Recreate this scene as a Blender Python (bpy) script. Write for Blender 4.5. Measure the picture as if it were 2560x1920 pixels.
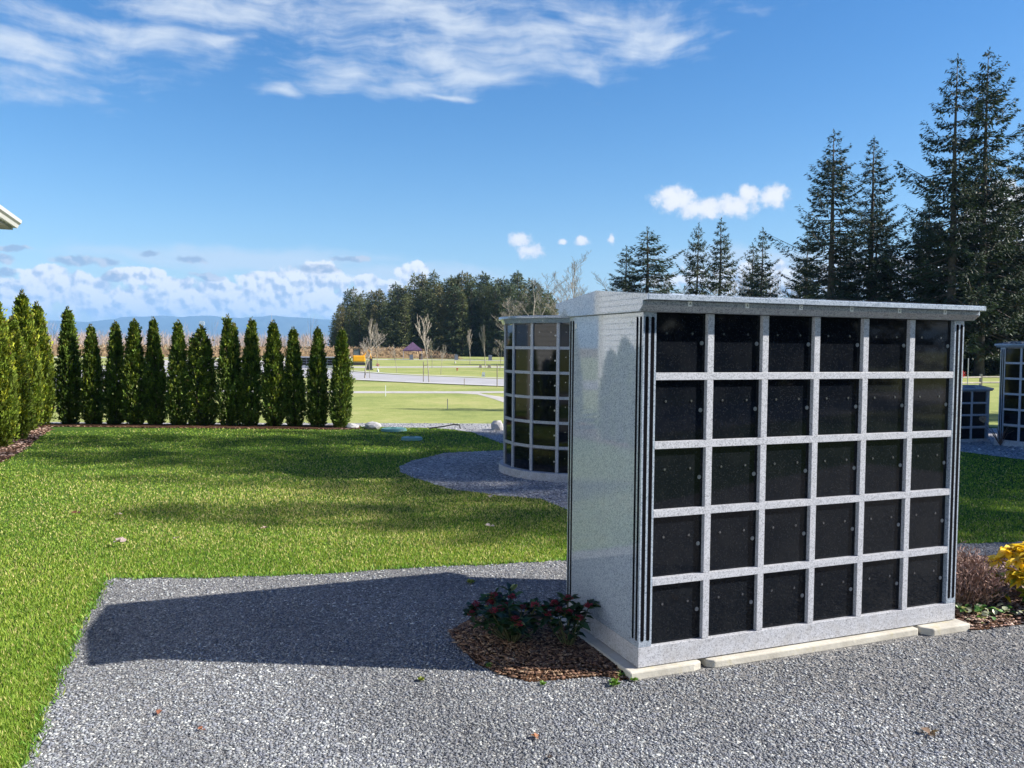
import bpy, math, random
import numpy as np
from mathutils import Matrix, Vector
R = math.radians
S = bpy.context.scene
COL = S.collection
for o in list(bpy.data.objects): bpy.data.objects.remove(o)

# ------------------------------------------------------------------ camera
F, PITCH, ROLL = 2035.13, 0.0441, 0.0088
cam_d = bpy.data.cameras.new('camera'); cam = bpy.data.objects.new('camera', cam_d); COL.objects.link(cam)
cam_d.sensor_width = 36.0; cam_d.lens = F / 2560 * 36
cam_d.clip_start = 0.1; cam_d.clip_end = 60000
cp, sp, cr, sr = math.cos(PITCH), math.sin(PITCH), math.cos(ROLL), math.sin(ROLL)
r0 = Vector((1, 0, 0)); u0 = Vector((0, sp, cp)); fw = Vector((0, cp, -sp))
rt = r0 * cr + u0 * sr; up = -r0 * sr + u0 * cr
cam.matrix_world = Matrix(((rt.x, up.x, -fw.x, 0), (rt.y, up.y, -fw.y, 0), (rt.z, up.z, -fw.z, 1.6), (0, 0, 0, 1)))
S.camera = cam

# ------------------------------------------------------------------ light and exposure
SUN_EL, SUN_AZ = 34.1, -4.0          # azimuth of the direction TO the sun, from +X towards +Y
S.view_settings.view_transform = 'Standard'; S.view_settings.look = 'None'
S.view_settings.exposure = 1.16; S.view_settings.gamma = 1.0
sun_d = bpy.data.lights.new('sun', 'SUN'); sun = bpy.data.objects.new('sun', sun_d); COL.objects.link(sun)
sun_d.energy = 5.0; sun_d.angle = R(0.5); sun_d.color = (1.0, 0.935, 0.84)
sv = Vector((math.cos(R(SUN_AZ)) * math.cos(R(SUN_EL)), math.sin(R(SUN_AZ)) * math.cos(R(SUN_EL)), math.sin(R(SUN_EL))))
sun.rotation_euler = sv.to_track_quat('Z', 'Y').to_euler()

# ------------------------------------------------------------------ node helper
class N:
    dims = '3D'
    def __init__(s, tree): s.t = tree
    def n(s, typ, **kw):
        nd = s.t.nodes.new(typ)
        for k, v in kw.items(): setattr(nd, k, v)
        return nd
    def put(s, sock, v):
        if isinstance(v, bpy.types.NodeSocket): s.t.links.new(v, sock)
        elif v is not None: sock.default_value = v
    def m(s, op, a, b=None, c=None, clamp=False):
        nd = s.n('ShaderNodeMath', operation=op, use_clamp=clamp)
        s.put(nd.inputs[0], a); s.put(nd.inputs[1], b); s.put(nd.inputs[2], c)
        return nd.outputs[0]
    def v(s, op, a, b=None, c=None, out=0):
        nd = s.n('ShaderNodeVectorMath', operation=op)
        s.put(nd.inputs[0], a); s.put(nd.inputs[1], b)
        if c is not None: s.put(nd.inputs[2], c)
        return nd.outputs[out]
    def noise(s, vec, scale, detail=4, rough=0.5, lac=2.0, col=False, dist=0.0):
        nd = s.n('ShaderNodeTexNoise', noise_dimensions=s.dims); s.put(nd.inputs['Vector'], vec)
        nd.inputs['Scale'].default_value = scale; nd.inputs['Detail'].default_value = detail
        nd.inputs['Roughness'].default_value = rough; nd.inputs['Lacunarity'].default_value = lac
        nd.inputs['Distortion'].default_value = dist
        return nd.outputs['Color' if col else 'Fac']
    def voro(s, vec, scale, feature='F1', out='Distance', rnd=1.0):
        nd = s.n('ShaderNodeTexVoronoi', feature=feature, voronoi_dimensions=s.dims); s.put(nd.inputs['Vector'], vec)
        nd.inputs['Scale'].default_value = scale; nd.inputs['Randomness'].default_value = rnd
        return nd.outputs[out]
    def ramp(s, fac, stops, interp='LINEAR'):
        nd = s.n('ShaderNodeValToRGB'); s.put(nd.inputs[0], fac); cr_ = nd.color_ramp; cr_.interpolation = interp
        while len(cr_.elements) < len(stops): cr_.elements.new(0.5)
        for e, (p, c) in zip(cr_.elements, stops):
            e.position = p; e.color = (c, c, c, 1) if not isinstance(c, tuple) else (*c[:3], 1)
        return nd.outputs[0]
    def mix(s, fac, a, b, mode='MIX'):
        nd = s.n('ShaderNodeMix', data_type='RGBA', blend_type=mode)
        s.put(nd.inputs[0], fac)
        for i, q in ((6, a), (7, b)):
            if isinstance(q, tuple): q = (*q[:3], 1)
            s.put(nd.inputs[i], q)
        return nd.outputs[2]
    def smooth(s, x, a, b, lo=0.0, hi=1.0):
        nd = s.n('ShaderNodeMapRange', interpolation_type='SMOOTHSTEP')
        s.put(nd.inputs[0], x)
        for i, q in enumerate((a, b, lo, hi)): s.put(nd.inputs[i + 1], q)
        return nd.outputs[0]
    def comb(s, x, y, z=0.0):
        nd = s.n('ShaderNodeCombineXYZ'); s.put(nd.inputs[0], x); s.put(nd.inputs[1], y); s.put(nd.inputs[2], z)
        return nd.outputs[0]
    def sep(s, v):
        nd = s.n('ShaderNodeSeparateXYZ'); s.put(nd.inputs[0], v); return nd.outputs

# ------------------------------------------------------------------ sky with clouds
W = bpy.data.worlds.new('World'); S.world = W; W.use_nodes = True
W.node_tree.nodes.clear(); n = N(W.node_tree); n.dims = '2D'
SKY = 0.073
sky = n.n('ShaderNodeTexSky', sky_type='NISHITA'); sky.sun_disc = False
sky.sun_elevation = R(SUN_EL); sky.sun_rotation = R(90 - SUN_AZ)
sky.altitude = 60; sky.air_density = 1.0; sky.dust_density = 0.6; sky.ozone_density = 2.2
hs = n.n('ShaderNodeHueSaturation'); hs.inputs['Saturation'].default_value = 1.32; hs.inputs['Value'].default_value = 1.0
n.put(hs.inputs['Color'], sky.outputs[0])
dirv = n.n('ShaderNodeTexCoord').outputs['Generated']
dx, dy, dz = n.sep(dirv)
RD = 57.29578
U = n.m('MULTIPLY', n.m('ARCTAN2', dx, dy), RD)
E_ = n.m('MULTIPLY', n.m('ARCSINE', dz), RD)
P0 = n.comb(U, E_)
skycol = n.mix(n.smooth(E_, 0.0, 26.0), (1.00, 1.00, 1.02), (0.62, 0.84, 1.00))
skycol = n.mix(n.smooth(E_, 21.0, 50.0), skycol, (0.20, 0.36, 0.76))
skycol = n.mix(1.0, hs.outputs[0], skycol, 'MULTIPLY')
ISO = [(11.18, 10.11, 1.49, 0.87), (13.06, 9.54, 2.0, 0.67), (14.89, 9.61, 1.58, 0.79), (15.86, 10.35, 0.73, 0.68), (17.58, 10.14, 0.97, 0.77), (10.77, 10.52, 0.82, 0.6), (0.47, 7.56, 0.79, 0.51), (1.18, 6.75, 0.9, 0.56), (4.79, 7.52, 0.48, 0.34), (3.4, 7.36, 0.39, 0.2), (6.87, 7.51, 0.28, 0.33)]
CUM = [(-29.62, 4.13, 1.28, 0.64), (-27.9, 3.48, 2.42, 0.88), (-30.89, 2.87, 2.49, 0.93), (-24.51, 4.37, 1.45, 0.61), (-22.63, 3.89, 1.49, 0.53), (-24.99, 2.59, 4.17, 1.16), (-19.47, 3.01, 3.26, 1.13), (-15.9, 3.37, 3.39, 1.56), (-13.27, 4.51, 1.87, 1.28), (-11.94, 2.92, 2.16, 1.08), (-19.46, 3.79, 1.25, 0.6), (-17.19, 4.39, 1.8, 0.57), (-7.04, 4.88, 1.33, 1.0), (-9.78, 4.27, 1.09, 0.71), (-8.41, 3.81, 2.48, 0.83), (31.08, 7.63, 2.69, 2.27), (27.56, 4.69, 5.76, 1.33), (19.34, 4.65, 8.28, 1.13), (50, 4, 12, 2.5), (-50, 4, 14, 3.5), (-85, 3, 14, 3)]
GREY = [(-21.54, 5.58, 1.27, 0.32), (-23.99, 5.83, 0.52, 0.21), (-28.21, 5.13, 1.36, 0.39), (-26.51, 5.15, 0.9, 0.27), (-31.67, 5.67, 1.22, 0.18), (-31.78, 5.08, 0.51, 0.29), (-31.79, 4.2, 0.57, 0.28), (-11.13, 6.06, 1.36, 0.22), (-13.27, 5.27, 1.87, 0.37), (-20.45, 4.49, 0.99, 0.22), (-26.0, 4.3, 0.68, 0.32)]
CIR = [(-30.67, 17.07, 5.42, 2.29), (-24.82, 18.45, 6.03, 0.93), (-17.86, 20.93, 7.66, 1.53), (-19.36, 18.94, 2.76, 0.4), (-6.55, 22.09, 11.68, 1.95), (-10.6, 18.31, 4.08, 1.09), (-3.79, 19.35, 9.26, 1.54), (3.1, 20.62, 7.3, 1.69), (7.5, 19.8, 4.43, 0.83), (-7.9, 17.48, 3.32, 0.61), (-15.85, 16.83, 1.3, 0.26), (-5.16, 17.1, 2.79, 0.22)]
VEIL = [(-17.94, 5.69, 10.71, 0.89), (-7.86, 4.92, 8.29, 0.83), (16.78, 6.02, 7.75, 1.03)]
def field(P, blobs):
    d = None
    for (u, e, a, b) in blobs:
        q = n.v('MULTIPLY_ADD', P, (1 / a, 1 / b, 0), (-u / a, -e / b, 0))
        l = n.v('LENGTH', q, out=1)
        d = l if d is None else n.m('SMOOTH_MIN', d, l, 0.25)
    return n.m('SUBTRACT', 1.0, d)
def warp(P, sc, amp, det=3):
    c = n.noise(P, sc, det, 0.55, col=True)
    c = n.v('SUBTRACT', c, (0.5, 0.5, 0.5))
    return n.v('MULTIPLY_ADD', c, (amp, amp * 0.7, 0), P)
# cirrus high up: long combed streaks
Pc = warp(P0, 0.09, 4.5, 3)
st = n.v('MULTIPLY', Pc, (0.16, 0.8, 1))
fc = n.noise(st, 1.0, 8, 0.57)
fc2 = n.noise(Pc, 0.55, 7, 0.62)
Dc = field(warp(P0, 0.12, 5.0, 2), CIR)
cd = n.m('ADD', n.m('MULTIPLY', Dc, 0.75), n.m('ADD', n.m('MULTIPLY', n.m('SUBTRACT', fc, 0.5), 2.3), n.m('MULTIPLY', n.m('SUBTRACT', fc2, 0.5), 0.75)))
cir = n.m('MULTIPLY', n.smooth(cd, -0.45, 1.15), 0.85)
Dv = field(warp(P0, 0.2, 2.0, 3), VEIL)
veil = n.m('MULTIPLY', n.smooth(n.m('ADD', Dv, n.m('MULTIPLY', n.m('SUBTRACT', fc, 0.5), 1.2)), -0.3, 0.7), 0.62)
# cumulus
def cumulus(off):
    P = n.v('ADD', P0, (off[0], off[1], 0)) if off else P0
    f = n.noise(P, 1.0, 7, 0.56)
    Pw = warp(P, 1.5, 0.45, 2)
    v1 = n.voro(Pw, 0.75, 'SMOOTH_F1'); v2 = n.voro(Pw, 2.1, 'SMOOTH_F1')
    bil = n.m('ADD', n.m('MULTIPLY', n.m('SUBTRACT', 0.5, v1), 0.75), n.m('MULTIPLY', n.m('SUBTRACT', 0.5, v2), 0.30))
    return n.m('ADD', n.m('MULTIPLY', n.m('SUBTRACT', f, 0.5), 1.1), bil)
fA, fB = cumulus(None), cumulus((0.20, 0.34))
Pq = warp(P0, 0.7, 0.9, 4)
Dq = field(Pq, CUM)
low = n.smooth(E_, 2.6, 0.2)
Dq = n.m('MAXIMUM', Dq, n.m('SUBTRACT', n.m('MULTIPLY', low, 1.85), 1.0))
dens = n.m('ADD', Dq, n.m('MULTIPLY', fA, 0.8))
ca = n.m('MULTIPLY', n.smooth(dens, -0.08, 0.22), n.smooth(Dq, -0.45, -0.12))
relief = n.m('SUBTRACT', fA, fB)
light = n.m('ADD', n.m('MULTIPLY', relief, 1.7), n.m('SUBTRACT', 0.72, n.m('MULTIPLY', n.smooth(dens, 0.3, 1.4), 0.15)), clamp=True)
base_blue = n.mix(n.smooth(E_, 0.5, 7.0), (0.44, 0.57, 0.79), (0.60, 0.67, 0.80))
ccol = n.mix(n.smooth(light, 0.12, 0.92), base_blue, (1.18, 1.16, 1.14))
ccol = n.mix(n.smooth(E_, 0.0, 2.5, 0.15, 0.0), ccol, (0.50, 0.67, 0.92))
Dg = field(Pq, GREY)
ga = n.m('MULTIPLY', n.smooth(n.m('ADD', Dg, n.m('MULTIPLY', fA, 0.8)), -0.1, 0.5), 0.85)
gcol = n.mix(n.smooth(relief, -0.1, 0.25), (0.36, 0.46, 0.62), (0.72, 0.74, 0.80))
K = 1.0 / (SKY * 2 ** 1.16)                    # cloud colours are given as seen at this exposure
def lum(c): return n.v('SCALE', c, None, None) if False else n.mix(1.0, c, (K, K, K), 'MULTIPLY')
col = n.mix(n.m('ADD', cir, veil, clamp=True), skycol, lum(n.mix(0.0, (0.80, 0.87, 0.96), (1, 1, 1))))
Pi = warp(P0, 0.9, 0.55, 5)
Di = field(Pi, ISO)
di = n.m('ADD', Di, n.m('MULTIPLY', n.m('SUBTRACT', n.noise(P0, 1.3, 7, 0.62), 0.5), 1.5))
ia = n.smooth(di, -0.28, 0.42)
icol = n.mix(n.smooth(n.m('ADD', di, n.m('MULTIPLY', relief, 0.5)), 0.0, 0.8), (0.80, 0.86, 0.96), (1.06, 1.05, 1.04))
col = n.mix(ca, col, lum(ccol))
col = n.mix(ia, col, lum(icol))
col = n.mix(ga, col, lum(gcol))
bg = n.n('ShaderNodeBackground'); n.put(bg.inputs[0], col); bg.inputs[1].default_value = SKY
wo = n.n('ShaderNodeOutputWorld'); W.node_tree.links.new(bg.outputs[0], wo.inputs[0])

# ------------------------------------------------------------------ materials
def mat(name):
    m = bpy.data.materials.new(name); m.use_nodes = True; m.node_tree.nodes.clear()
    k = N(m.node_tree); b = k.n('ShaderNodeBsdfPrincipled'); o = k.n('ShaderNodeOutputMaterial')
    m.node_tree.links.new(b.outputs[0], o.inputs[0]); return m, k, b, o
def pos(k): return k.n('ShaderNodeNewGeometry').outputs['Position']
def bump(k, b, h, dist, strength=1.0):
    nd = k.n('ShaderNodeBump'); nd.inputs['Distance'].default_value = dist; nd.inputs['Strength'].default_value = strength
    k.put(nd.inputs['Height'], h); k.put(b.inputs['Normal'], nd.outputs[0])
def plain(name, c, rough=0.6, var=0.12, scale=8.0, metal=0.0, ior=None):
    m, k, b, o = mat(name); f = k.noise(pos(k), scale, 5, 0.6)
    a = tuple(x * (1 - var) for x in c); z = tuple(min(1, x * (1 + var)) for x in c)
    k.put(b.inputs['Base Color'], k.mix(k.smooth(f, 0.3, 0.7), a, z)); b.inputs['Roughness'].default_value = rough
    b.inputs['Metallic'].default_value = metal
    if ior: b.inputs['IOR'].default_value = ior
    return m
def attr_mat(name, rough=0.7, trans=0.0, gain=1.0, tint=None, spec=0.3):
    m, k, b, o = mat(name); a = k.n('ShaderNodeAttribute', attribute_name='col').outputs['Color']
    if tint: a = k.mix(1.0, a, tint, 'MULTIPLY')
    k.put(b.inputs['Base Color'], a); b.inputs['Roughness'].default_value = rough
    b.inputs['Specular IOR Level'].default_value = spec
    if trans:
        t = k.n('ShaderNodeBsdfTranslucent'); k.put(t.inputs[0], k.mix(1.0, a, (1.25, 1.3, 0.6), 'MULTIPLY'))
        mx = k.n('ShaderNodeMixShader'); mx.inputs[0].default_value = trans
        m.node_tree.links.new(b.outputs[0], mx.inputs[1]); m.node_tree.links.new(t.outputs[0], mx.inputs[2])
        m.node_tree.links.new(mx.outputs[0], o.inputs[0])
    return m
def granite(name, lo, hi, rough, ior, sc=1.0, coarse=0.0):
    m, k, b, o = mat(name); p = pos(k)
    c1 = k.voro(p, 210 * sc, out='Color'); s1 = k.sep(c1)[0]
    f2 = k.noise(p, 170 * sc, 3, 0.7)
    f3 = k.noise(p, 3.0, 4, 0.6)
    f = k.m('ADD', k.m('MULTIPLY', s1, 0.55), k.m('MULTIPLY', f2, 0.55))
    col_ = k.ramp(f, [(0.16, tuple(x * 0.35 for x in lo)), (0.34, lo), (0.58, hi), (0.85, tuple(min(1, x * 1.12) for x in hi))])
    col_ = k.mix(1.0, col_, k.mix(f3, (0.92, 0.93, 0.95), (1.06, 1.05, 1.03)), 'MULTIPLY')
    zz = k.sep(p)[2]                       # dirt splashed up near the ground, faint run marks higher up
    dirt = k.m('MULTIPLY', k.smooth(zz, 0.26, 0.03), k.smooth(k.noise(p, 14, 5, 0.7), 0.35, 0.7))
    runs = k.m('MULTIPLY', k.smooth(k.noise(k.v('MULTIPLY', p, (26, 26, 1.1)), 1.0, 4, 0.6), 0.58, 0.75), 0.10)
    col_ = k.mix(k.m('MULTIPLY', dirt, 0.38), col_, (0.20, 0.175, 0.14)); col_ = k.mix(runs, col_, (0.16, 0.16, 0.16))
    k.put(b.inputs['Base Color'], col_); k.put(b.inputs['Roughness'], k.m('ADD', rough, k.m('MULTIPLY', dirt, 0.3))); b.inputs['IOR'].default_value = ior
    return m
M_GRAN = granite('shade_blue_granite', (0.225, 0.275, 0.345), (0.36, 0.42, 0.50), 0.03, 1.72)  # polished stone; the blue of shaded faces is put into its base colour
M_GRAN_H = granite('honed_granite', (0.32, 0.335, 0.375), (0.48, 0.495, 0.54), 0.3, 1.5)
M_GRAN_FLAMED = granite('flamed_granite', (0.38, 0.39, 0.41), (0.56, 0.57, 0.59), 0.6, 1.45)
M_CORN_SHADE = granite('shaded_cornice_granite', (0.17, 0.19, 0.23), (0.33, 0.36, 0.41), 0.35, 1.45)  # honed stone, coloured darker and bluer to carry the shade under the slab
M_GRAN_DARK = granite('dark_granite', (0.10, 0.11, 0.12), (0.36, 0.37, 0.40), 0.3, 1.5)
def black_granite(name='black_granite', ior=1.34):
    m, k, b, o = mat(name); p = pos(k)
    d = k.noise(p, 6, 5, 0.65); sp_ = k.voro(p, 260, out='Color'); s_ = k.m('GREATER_THAN', k.sep(sp_)[0], 0.93)
    c = k.mix(k.smooth(d, 0.35, 0.75), (0.0038, 0.0055, 0.0090), (0.0080, 0.0095, 0.0125))
    c = k.mix(k.m('MULTIPLY', s_, 0.25), c, (0.06, 0.06, 0.06))
    z = k.sep(p)[2]                        # dust splashed up from the gravel on the lowest panels
    dl = k.noise(k.v('MULTIPLY', p, (1, 1, 1.0)), 95, 3, 0.8)
    dust = k.m('MULTIPLY', k.smooth(dl, 0.60, 0.72), k.smooth(z, 0.60, 0.15))
    c = k.mix(k.m('MULTIPLY', dust, 0.6), c, (0.035, 0.035, 0.034))
    k.put(b.inputs['Base Color'], c); b.inputs['Roughness'].default_value = 0.04; b.inputs['IOR'].default_value = ior
    return m
M_BLACK = black_granite(); M_MIRROR = black_granite('mirror_black_granite', 1.45)
M_FLUTE = plain('black_flute_paint', (0.004, 0.004, 0.006), 0.95, 0.2, 40, ior=1.15)
M_SEAM = plain('dark_joint', (0.12, 0.12, 0.12), 0.8)
M_PLATE = plain('pale_plate', (0.86, 0.87, 0.88), 0.5, 0.02)
M_LETTER = plain('dark_letter', (0.02, 0.022, 0.03), 0.6)
M_LETPALE = plain('pale_letter', (0.72, 0.72, 0.70), 0.6)
M_STEEL = plain('brushed_steel', (0.42, 0.44, 0.47), 0.42, 0.1, 60, 0.85)
M_BOLT = plain('bolt_hole', (0.30, 0.30, 0.31), 0.25, 0.1, 60, 0.9)
M_HOLE = plain('hole', (0.004, 0.004, 0.004), 0.9)
def concrete():
    m, k, b, o = mat('pale_concrete'); p = pos(k); f = k.noise(p, 5, 6, 0.65); g = k.noise(p, 60, 3, 0.7)
    c = k.ramp(f, [(0.3, (0.36, 0.34, 0.29)), (0.55, (0.50, 0.48, 0.42)), (0.75, (0.58, 0.56, 0.50))])
    c = k.mix(k.m('MULTIPLY', k.smooth(k.noise(p, 9, 4, 0.7), 0.56, 0.7), 0.45), c, (0.42, 0.36, 0.16))
    k.put(b.inputs['Base Color'], c); b.inputs['Roughness'].default_value = 0.9; bump(k, b, g, 0.003, 0.7); return m
M_CONC = concrete()
def gravel_mat(name, sc=70.0, lo=0.62, hi=0.86):
    m, k, b, o = mat(name); p = pos(k); q = k.v('MULTIPLY', p, (1, 1, 0))
    qw = k.v('MULTIPLY_ADD', k.v('SUBTRACT', k.noise(q, sc * 0.6, 2, 0.6, col=True), (.5, .5, .5)), (0.010, 0.010, 0), q)
    c1 = k.sep(k.voro(qw, sc, out='Color')); d1 = k.voro(qw, sc)
    c2 = k.sep(k.voro(qw, sc * 2.3, out='Color')); d2 = k.voro(qw, sc * 2.3)
    t1 = k.ramp(c1[0], [(0.0, (0.055, 0.058, 0.065)), (0.3, (0.16, 0.165, 0.175)), (0.6, (0.27, 0.27, 0.275)), (0.86, (0.42, 0.42, 0.41)), (0.97, (0.62, 0.60, 0.56))])
    t2 = k.ramp(c2[1], [(0.0, (0.06, 0.062, 0.068)), (0.5, (0.22, 0.22, 0.23)), (1.0, (0.50, 0.49, 0.47))])
    c = k.mix(k.smooth(c1[2], 0.35, 0.45), t2, t1)
    big = k.noise(q, 1.3, 4, 0.6)
    c = k.mix(1.0, c, k.mix(k.smooth(big, 0.3, 0.7), (lo,) * 3, (hi,) * 3), 'MULTIPLY')
    k.put(b.inputs['Base Color'], c); b.inputs['Roughness'].default_value = 0.85
    h = k.m('ADD', k.m('MULTIPLY', k.m('SUBTRACT', 1.0, k.smooth(d1, 0.0, 0.75)), c1[1]), k.m('MULTIPLY', k.m('SUBTRACT', 1.0, d2), 0.35))
    bump(k, b, h, 0.012, 1.0); return m
M_GRAVEL = gravel_mat('crushed_gravel', 95.0); M_GRAVEL2 = gravel_mat('bed_gravel', 55.0, 1.05, 1.45)
def lawn_mat(name, cols, sc=1.0, fine=60, mow=False):
    m, k, b, o = mat(name); p = pos(k)
    f = k.noise(p, 0.35 * sc, 5, 0.6); g = k.noise(p, 3.0 * sc, 5, 0.7); h = k.noise(p, fine, 3, 0.7)
    x = k.m('ADD', k.m('MULTIPLY', f, 0.5), k.m('ADD', k.m('MULTIPLY', g, 0.3), k.m('MULTIPLY', h, 0.2)))
    c = k.ramp(x, [(0.36, cols[0]), (0.5, cols[1]), (0.62, cols[2])])
    k.put(b.inputs['Base Color'], c); b.inputs['Roughness'].default_value = 0.95; b.inputs['Specular IOR Level'].default_value = 0.1
    bump(k, b, h, 0.03, 0.8); return m
M_LAWN = lawn_mat('lawn_soil', [(0.035, 0.075, 0.012), (0.06, 0.12, 0.02), (0.09, 0.15, 0.03)])
M_FIELD = lawn_mat('field_grass', [(0.18, 0.23, 0.07), (0.29, 0.325, 0.105), (0.40, 0.385, 0.16)], 0.8, 14)
M_ROAD = plain('pale_asphalt', (0.36, 0.355, 0.36), 0.9, 0.08, 0.7)
M_CURB = plain('kerb_concrete', (0.52, 0.51, 0.49), 0.9, 0.08, 2)
M_PATH = plain('gravel_path', (0.42, 0.40, 0.365), 0.95, 0.15, 3)
M_BERM = lawn_mat('dry_grass', [(0.15, 0.10, 0.055), (0.24, 0.165, 0.09), (0.34, 0.25, 0.15)], 1.0, 4)
M_MULCH = lawn_mat('bark_soil', [(0.035, 0.018, 0.010), (0.07, 0.036, 0.02), (0.13, 0.07, 0.04)], 6.0, 90)
M_BARK = plain('conifer_bark', (0.085, 0.070, 0.060), 0.95, 0.35, 5)
M_BARKP = plain('pale_bark', (0.30, 0.265, 0.215), 0.9, 0.25, 5)
M_BARKT = plain('twig_bark', (0.16, 0.10, 0.075), 0.9, 0.3, 20)
M_NEEDLE = attr_mat('needles', 0.6, 0.12)
M_LEAF = attr_mat('leaves', 0.45, 0.25, spec=0.5)
M_BLADE = attr_mat('grass_blades', 0.6, 0.35)
M_STONE = attr_mat('stones', 0.85)
M_TWIG = attr_mat('dry_stems', 0.85)
M_WHITE = plain('white_paint', (0.78, 0.79, 0.80), 0.5, 0.03)
M_GREENLID = plain('green_plastic', (0.13, 0.30, 0.26), 0.5, 0.1)

# ------------------------------------------------------------------ object helpers
def link(o, parent=None):
    COL.objects.link(o)
    if parent is not None: o.parent = parent
    return o
def tag(o, label=None, cat=None, group=None, kind=None):
    if label: o['label'] = label
    if cat: o['category'] = cat
    if group: o['group'] = group
    if kind: o['kind'] = kind
    return o
def thing(name, label, cat, loc=(0, 0, 0), rz=0.0, group=None):
    o = bpy.data.objects.new(name, None); o.empty_display_size = 0.1; link(o)
    o.location = loc; o.rotation_euler = (0, 0, rz); return tag(o, label, cat, group)
def npmesh(name, V, Fc, cols=None, smooth=False):
    """V (n,3) array; Fc (m,k) index array"""
    V = np.asarray(V, np.float32); Fc = np.asarray(Fc, np.int32); me = bpy.data.meshes.new(name)
    me.vertices.add(len(V)); me.vertices.foreach_set('co', V.ravel())
    k = Fc.shape[1]; me.loops.add(Fc.size); me.loops.foreach_set('vertex_index', Fc.ravel())
    me.polygons.add(len(Fc)); me.polygons.foreach_set('loop_start', np.arange(0, Fc.size, k, dtype=np.int32))
    me.polygons.foreach_set('loop_total', np.full(len(Fc), k, np.int32))
    if smooth: me.polygons.foreach_set('use_smooth', np.ones(len(Fc), bool))
    me.update(calc_edges=True)
    if cols is not None:
        a = me.color_attributes.new('col', 'FLOAT_COLOR', 'POINT')
        c = np.ones((len(V), 4), np.float32); c[:, :3] = cols; a.data.foreach_set('color', c.ravel())
    return me
class MB:
    """collects boxes, prisms and tubes into one mesh"""
    def __init__(s): s.v = []; s.f = []
    def add(s, vs, fs):
        o = len(s.v); s.v += [tuple(p) for p in vs]; s.f += [tuple(i + o for i in f) for f in fs]; return s
    def box(s, x0, x1, y0, y1, z0, z1, M=None):
        vs = [Vector(p) for p in ((x0, y0, z0), (x1, y0, z0), (x1, y1, z0), (x0, y1, z0), (x0, y0, z1), (x1, y0, z1), (x1, y1, z1), (x0, y1, z1))]
        if M: vs = [M @ p for p in vs]
        return s.add(vs, [(0, 3, 2, 1), (4, 5, 6, 7), (0, 1, 5, 4), (1, 2, 6, 5), (2, 3, 7, 6), (3, 0, 4, 7)])
    def prism(s, poly, fn0, fn1):
        """poly: list of 2D points; fn0/fn1 map a point to 3D for the two ends"""
        k = len(poly); vs = [fn0(p) for p in poly] + [fn1(p) for p in poly]
        return s.add(vs, [tuple(range(k))[::-1], tuple(range(k, 2 * k))] + [(i, (i + 1) % k, k + (i + 1) % k, k + i) for i in range(k)])
    def tube(s, pts, rs, sides=6, cap=True):
        pts = [Vector(p) for p in pts]; o = len(s.v); L = len(pts)
        for i, p in enumerate(pts):
            d = (pts[min(i + 1, L - 1)] - pts[max(i - 1, 0)]).normalized()
            a = d.orthogonal().normalized() if i == 0 else (a - d * a.dot(d)).normalized()
            b = d.cross(a); r = rs[i] if isinstance(rs, (list, tuple)) else rs
            for j in range(sides):
                t = 2 * math.pi * j / sides; s.v.append(tuple(p + (a * math.cos(t) + b * math.sin(t)) * r))
        for i in range(L - 1):
            for j in range(sides):
                j2 = (j + 1) % sides; s.f.append((o + i * sides + j, o + i * sides + j2, o + (i + 1) * sides + j2, o + (i + 1) * sides + j))
        if cap:
            s.f.append(tuple(o + j for j in range(sides))[::-1]); s.f.append(tuple(o + (L - 1) * sides + j for j in range(sides)))
        return s
    def cyl(s, c, axis, r, h, sides=16):
        c = Vector(c); axis = Vector(axis).normalized(); return s.tube([c, c + axis * h], r, sides)
    def mesh(s, name, smooth=False):
        me = bpy.data.meshes.new(name); me.from_pydata(s.v, [], s.f); me.update()
        if smooth:
            for p in me.polygons: p.use_smooth = True
        return me
    def build(s, name, m, parent=None, bevel=0.0, smooth=False, label=None):
        o = bpy.data.objects.new(name, s.mesh(name, smooth)); o.data.materials.append(m); link(o, parent)
        if bevel:
            b = o.modifiers.new('bevel', 'BEVEL'); b.width = bevel; b.segments = 2; b.limit_method = 'ANGLE'
        if label: o['label'] = label
        return o
def meshobj(name, me, m, parent=None):
    o = bpy.data.objects.new(name, me)
    if not me.materials: me.materials.append(m)
    return link(o, parent)
def copy_tree(o, parent=None):
    c = o.copy(); COL.objects.link(c)
    if parent is not None: c.parent = parent
    for ch in [x for x in KIDS.get(o.name, [])]: copy_tree(ch, c)
    return c
KIDS = {}
def reg(root):
    KIDS.clear()
    for x in bpy.data.objects:
        if x.parent: KIDS.setdefault(x.parent.name, []).append(x)
def sheet(name, poly, z, m, kind='structure'):
    """flat ground sheet from an outline"""
    mb = MB(); mb.add([(x, y, z) for x, y in poly], [tuple(range(len(poly)))])
    o = mb.build(name, m)
    if o.data.polygons[0].normal.z < 0: o.data.flip_normals()
    return tag(o, kind=kind)
def inpoly(x, y, poly):
    c = np.zeros(len(x), bool); j = len(poly) - 1
    for i in range(len(poly)):
        xi, yi = poly[i]; xj, yj = poly[j]
        t = ((yi > y) != (yj > y)) & (x < (xj - xi) * (y - yi) / (yj - yi + 1e-12) + xi); c ^= t; j = i
    return c
def jitter(poly, amp, step, seed):
    rg = random.Random(seed); out = []
    for i in range(len(poly)):
        a, b = Vector(poly[i]), Vector(poly[(i + 1) % len(poly)]); k = max(1, int((b - a).length / step))
        for j in range(k):
            p = a.lerp(b, j / k); out.append((p.x + rg.uniform(-amp, amp), p.y + rg.uniform(-amp, amp)))
    return out

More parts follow.
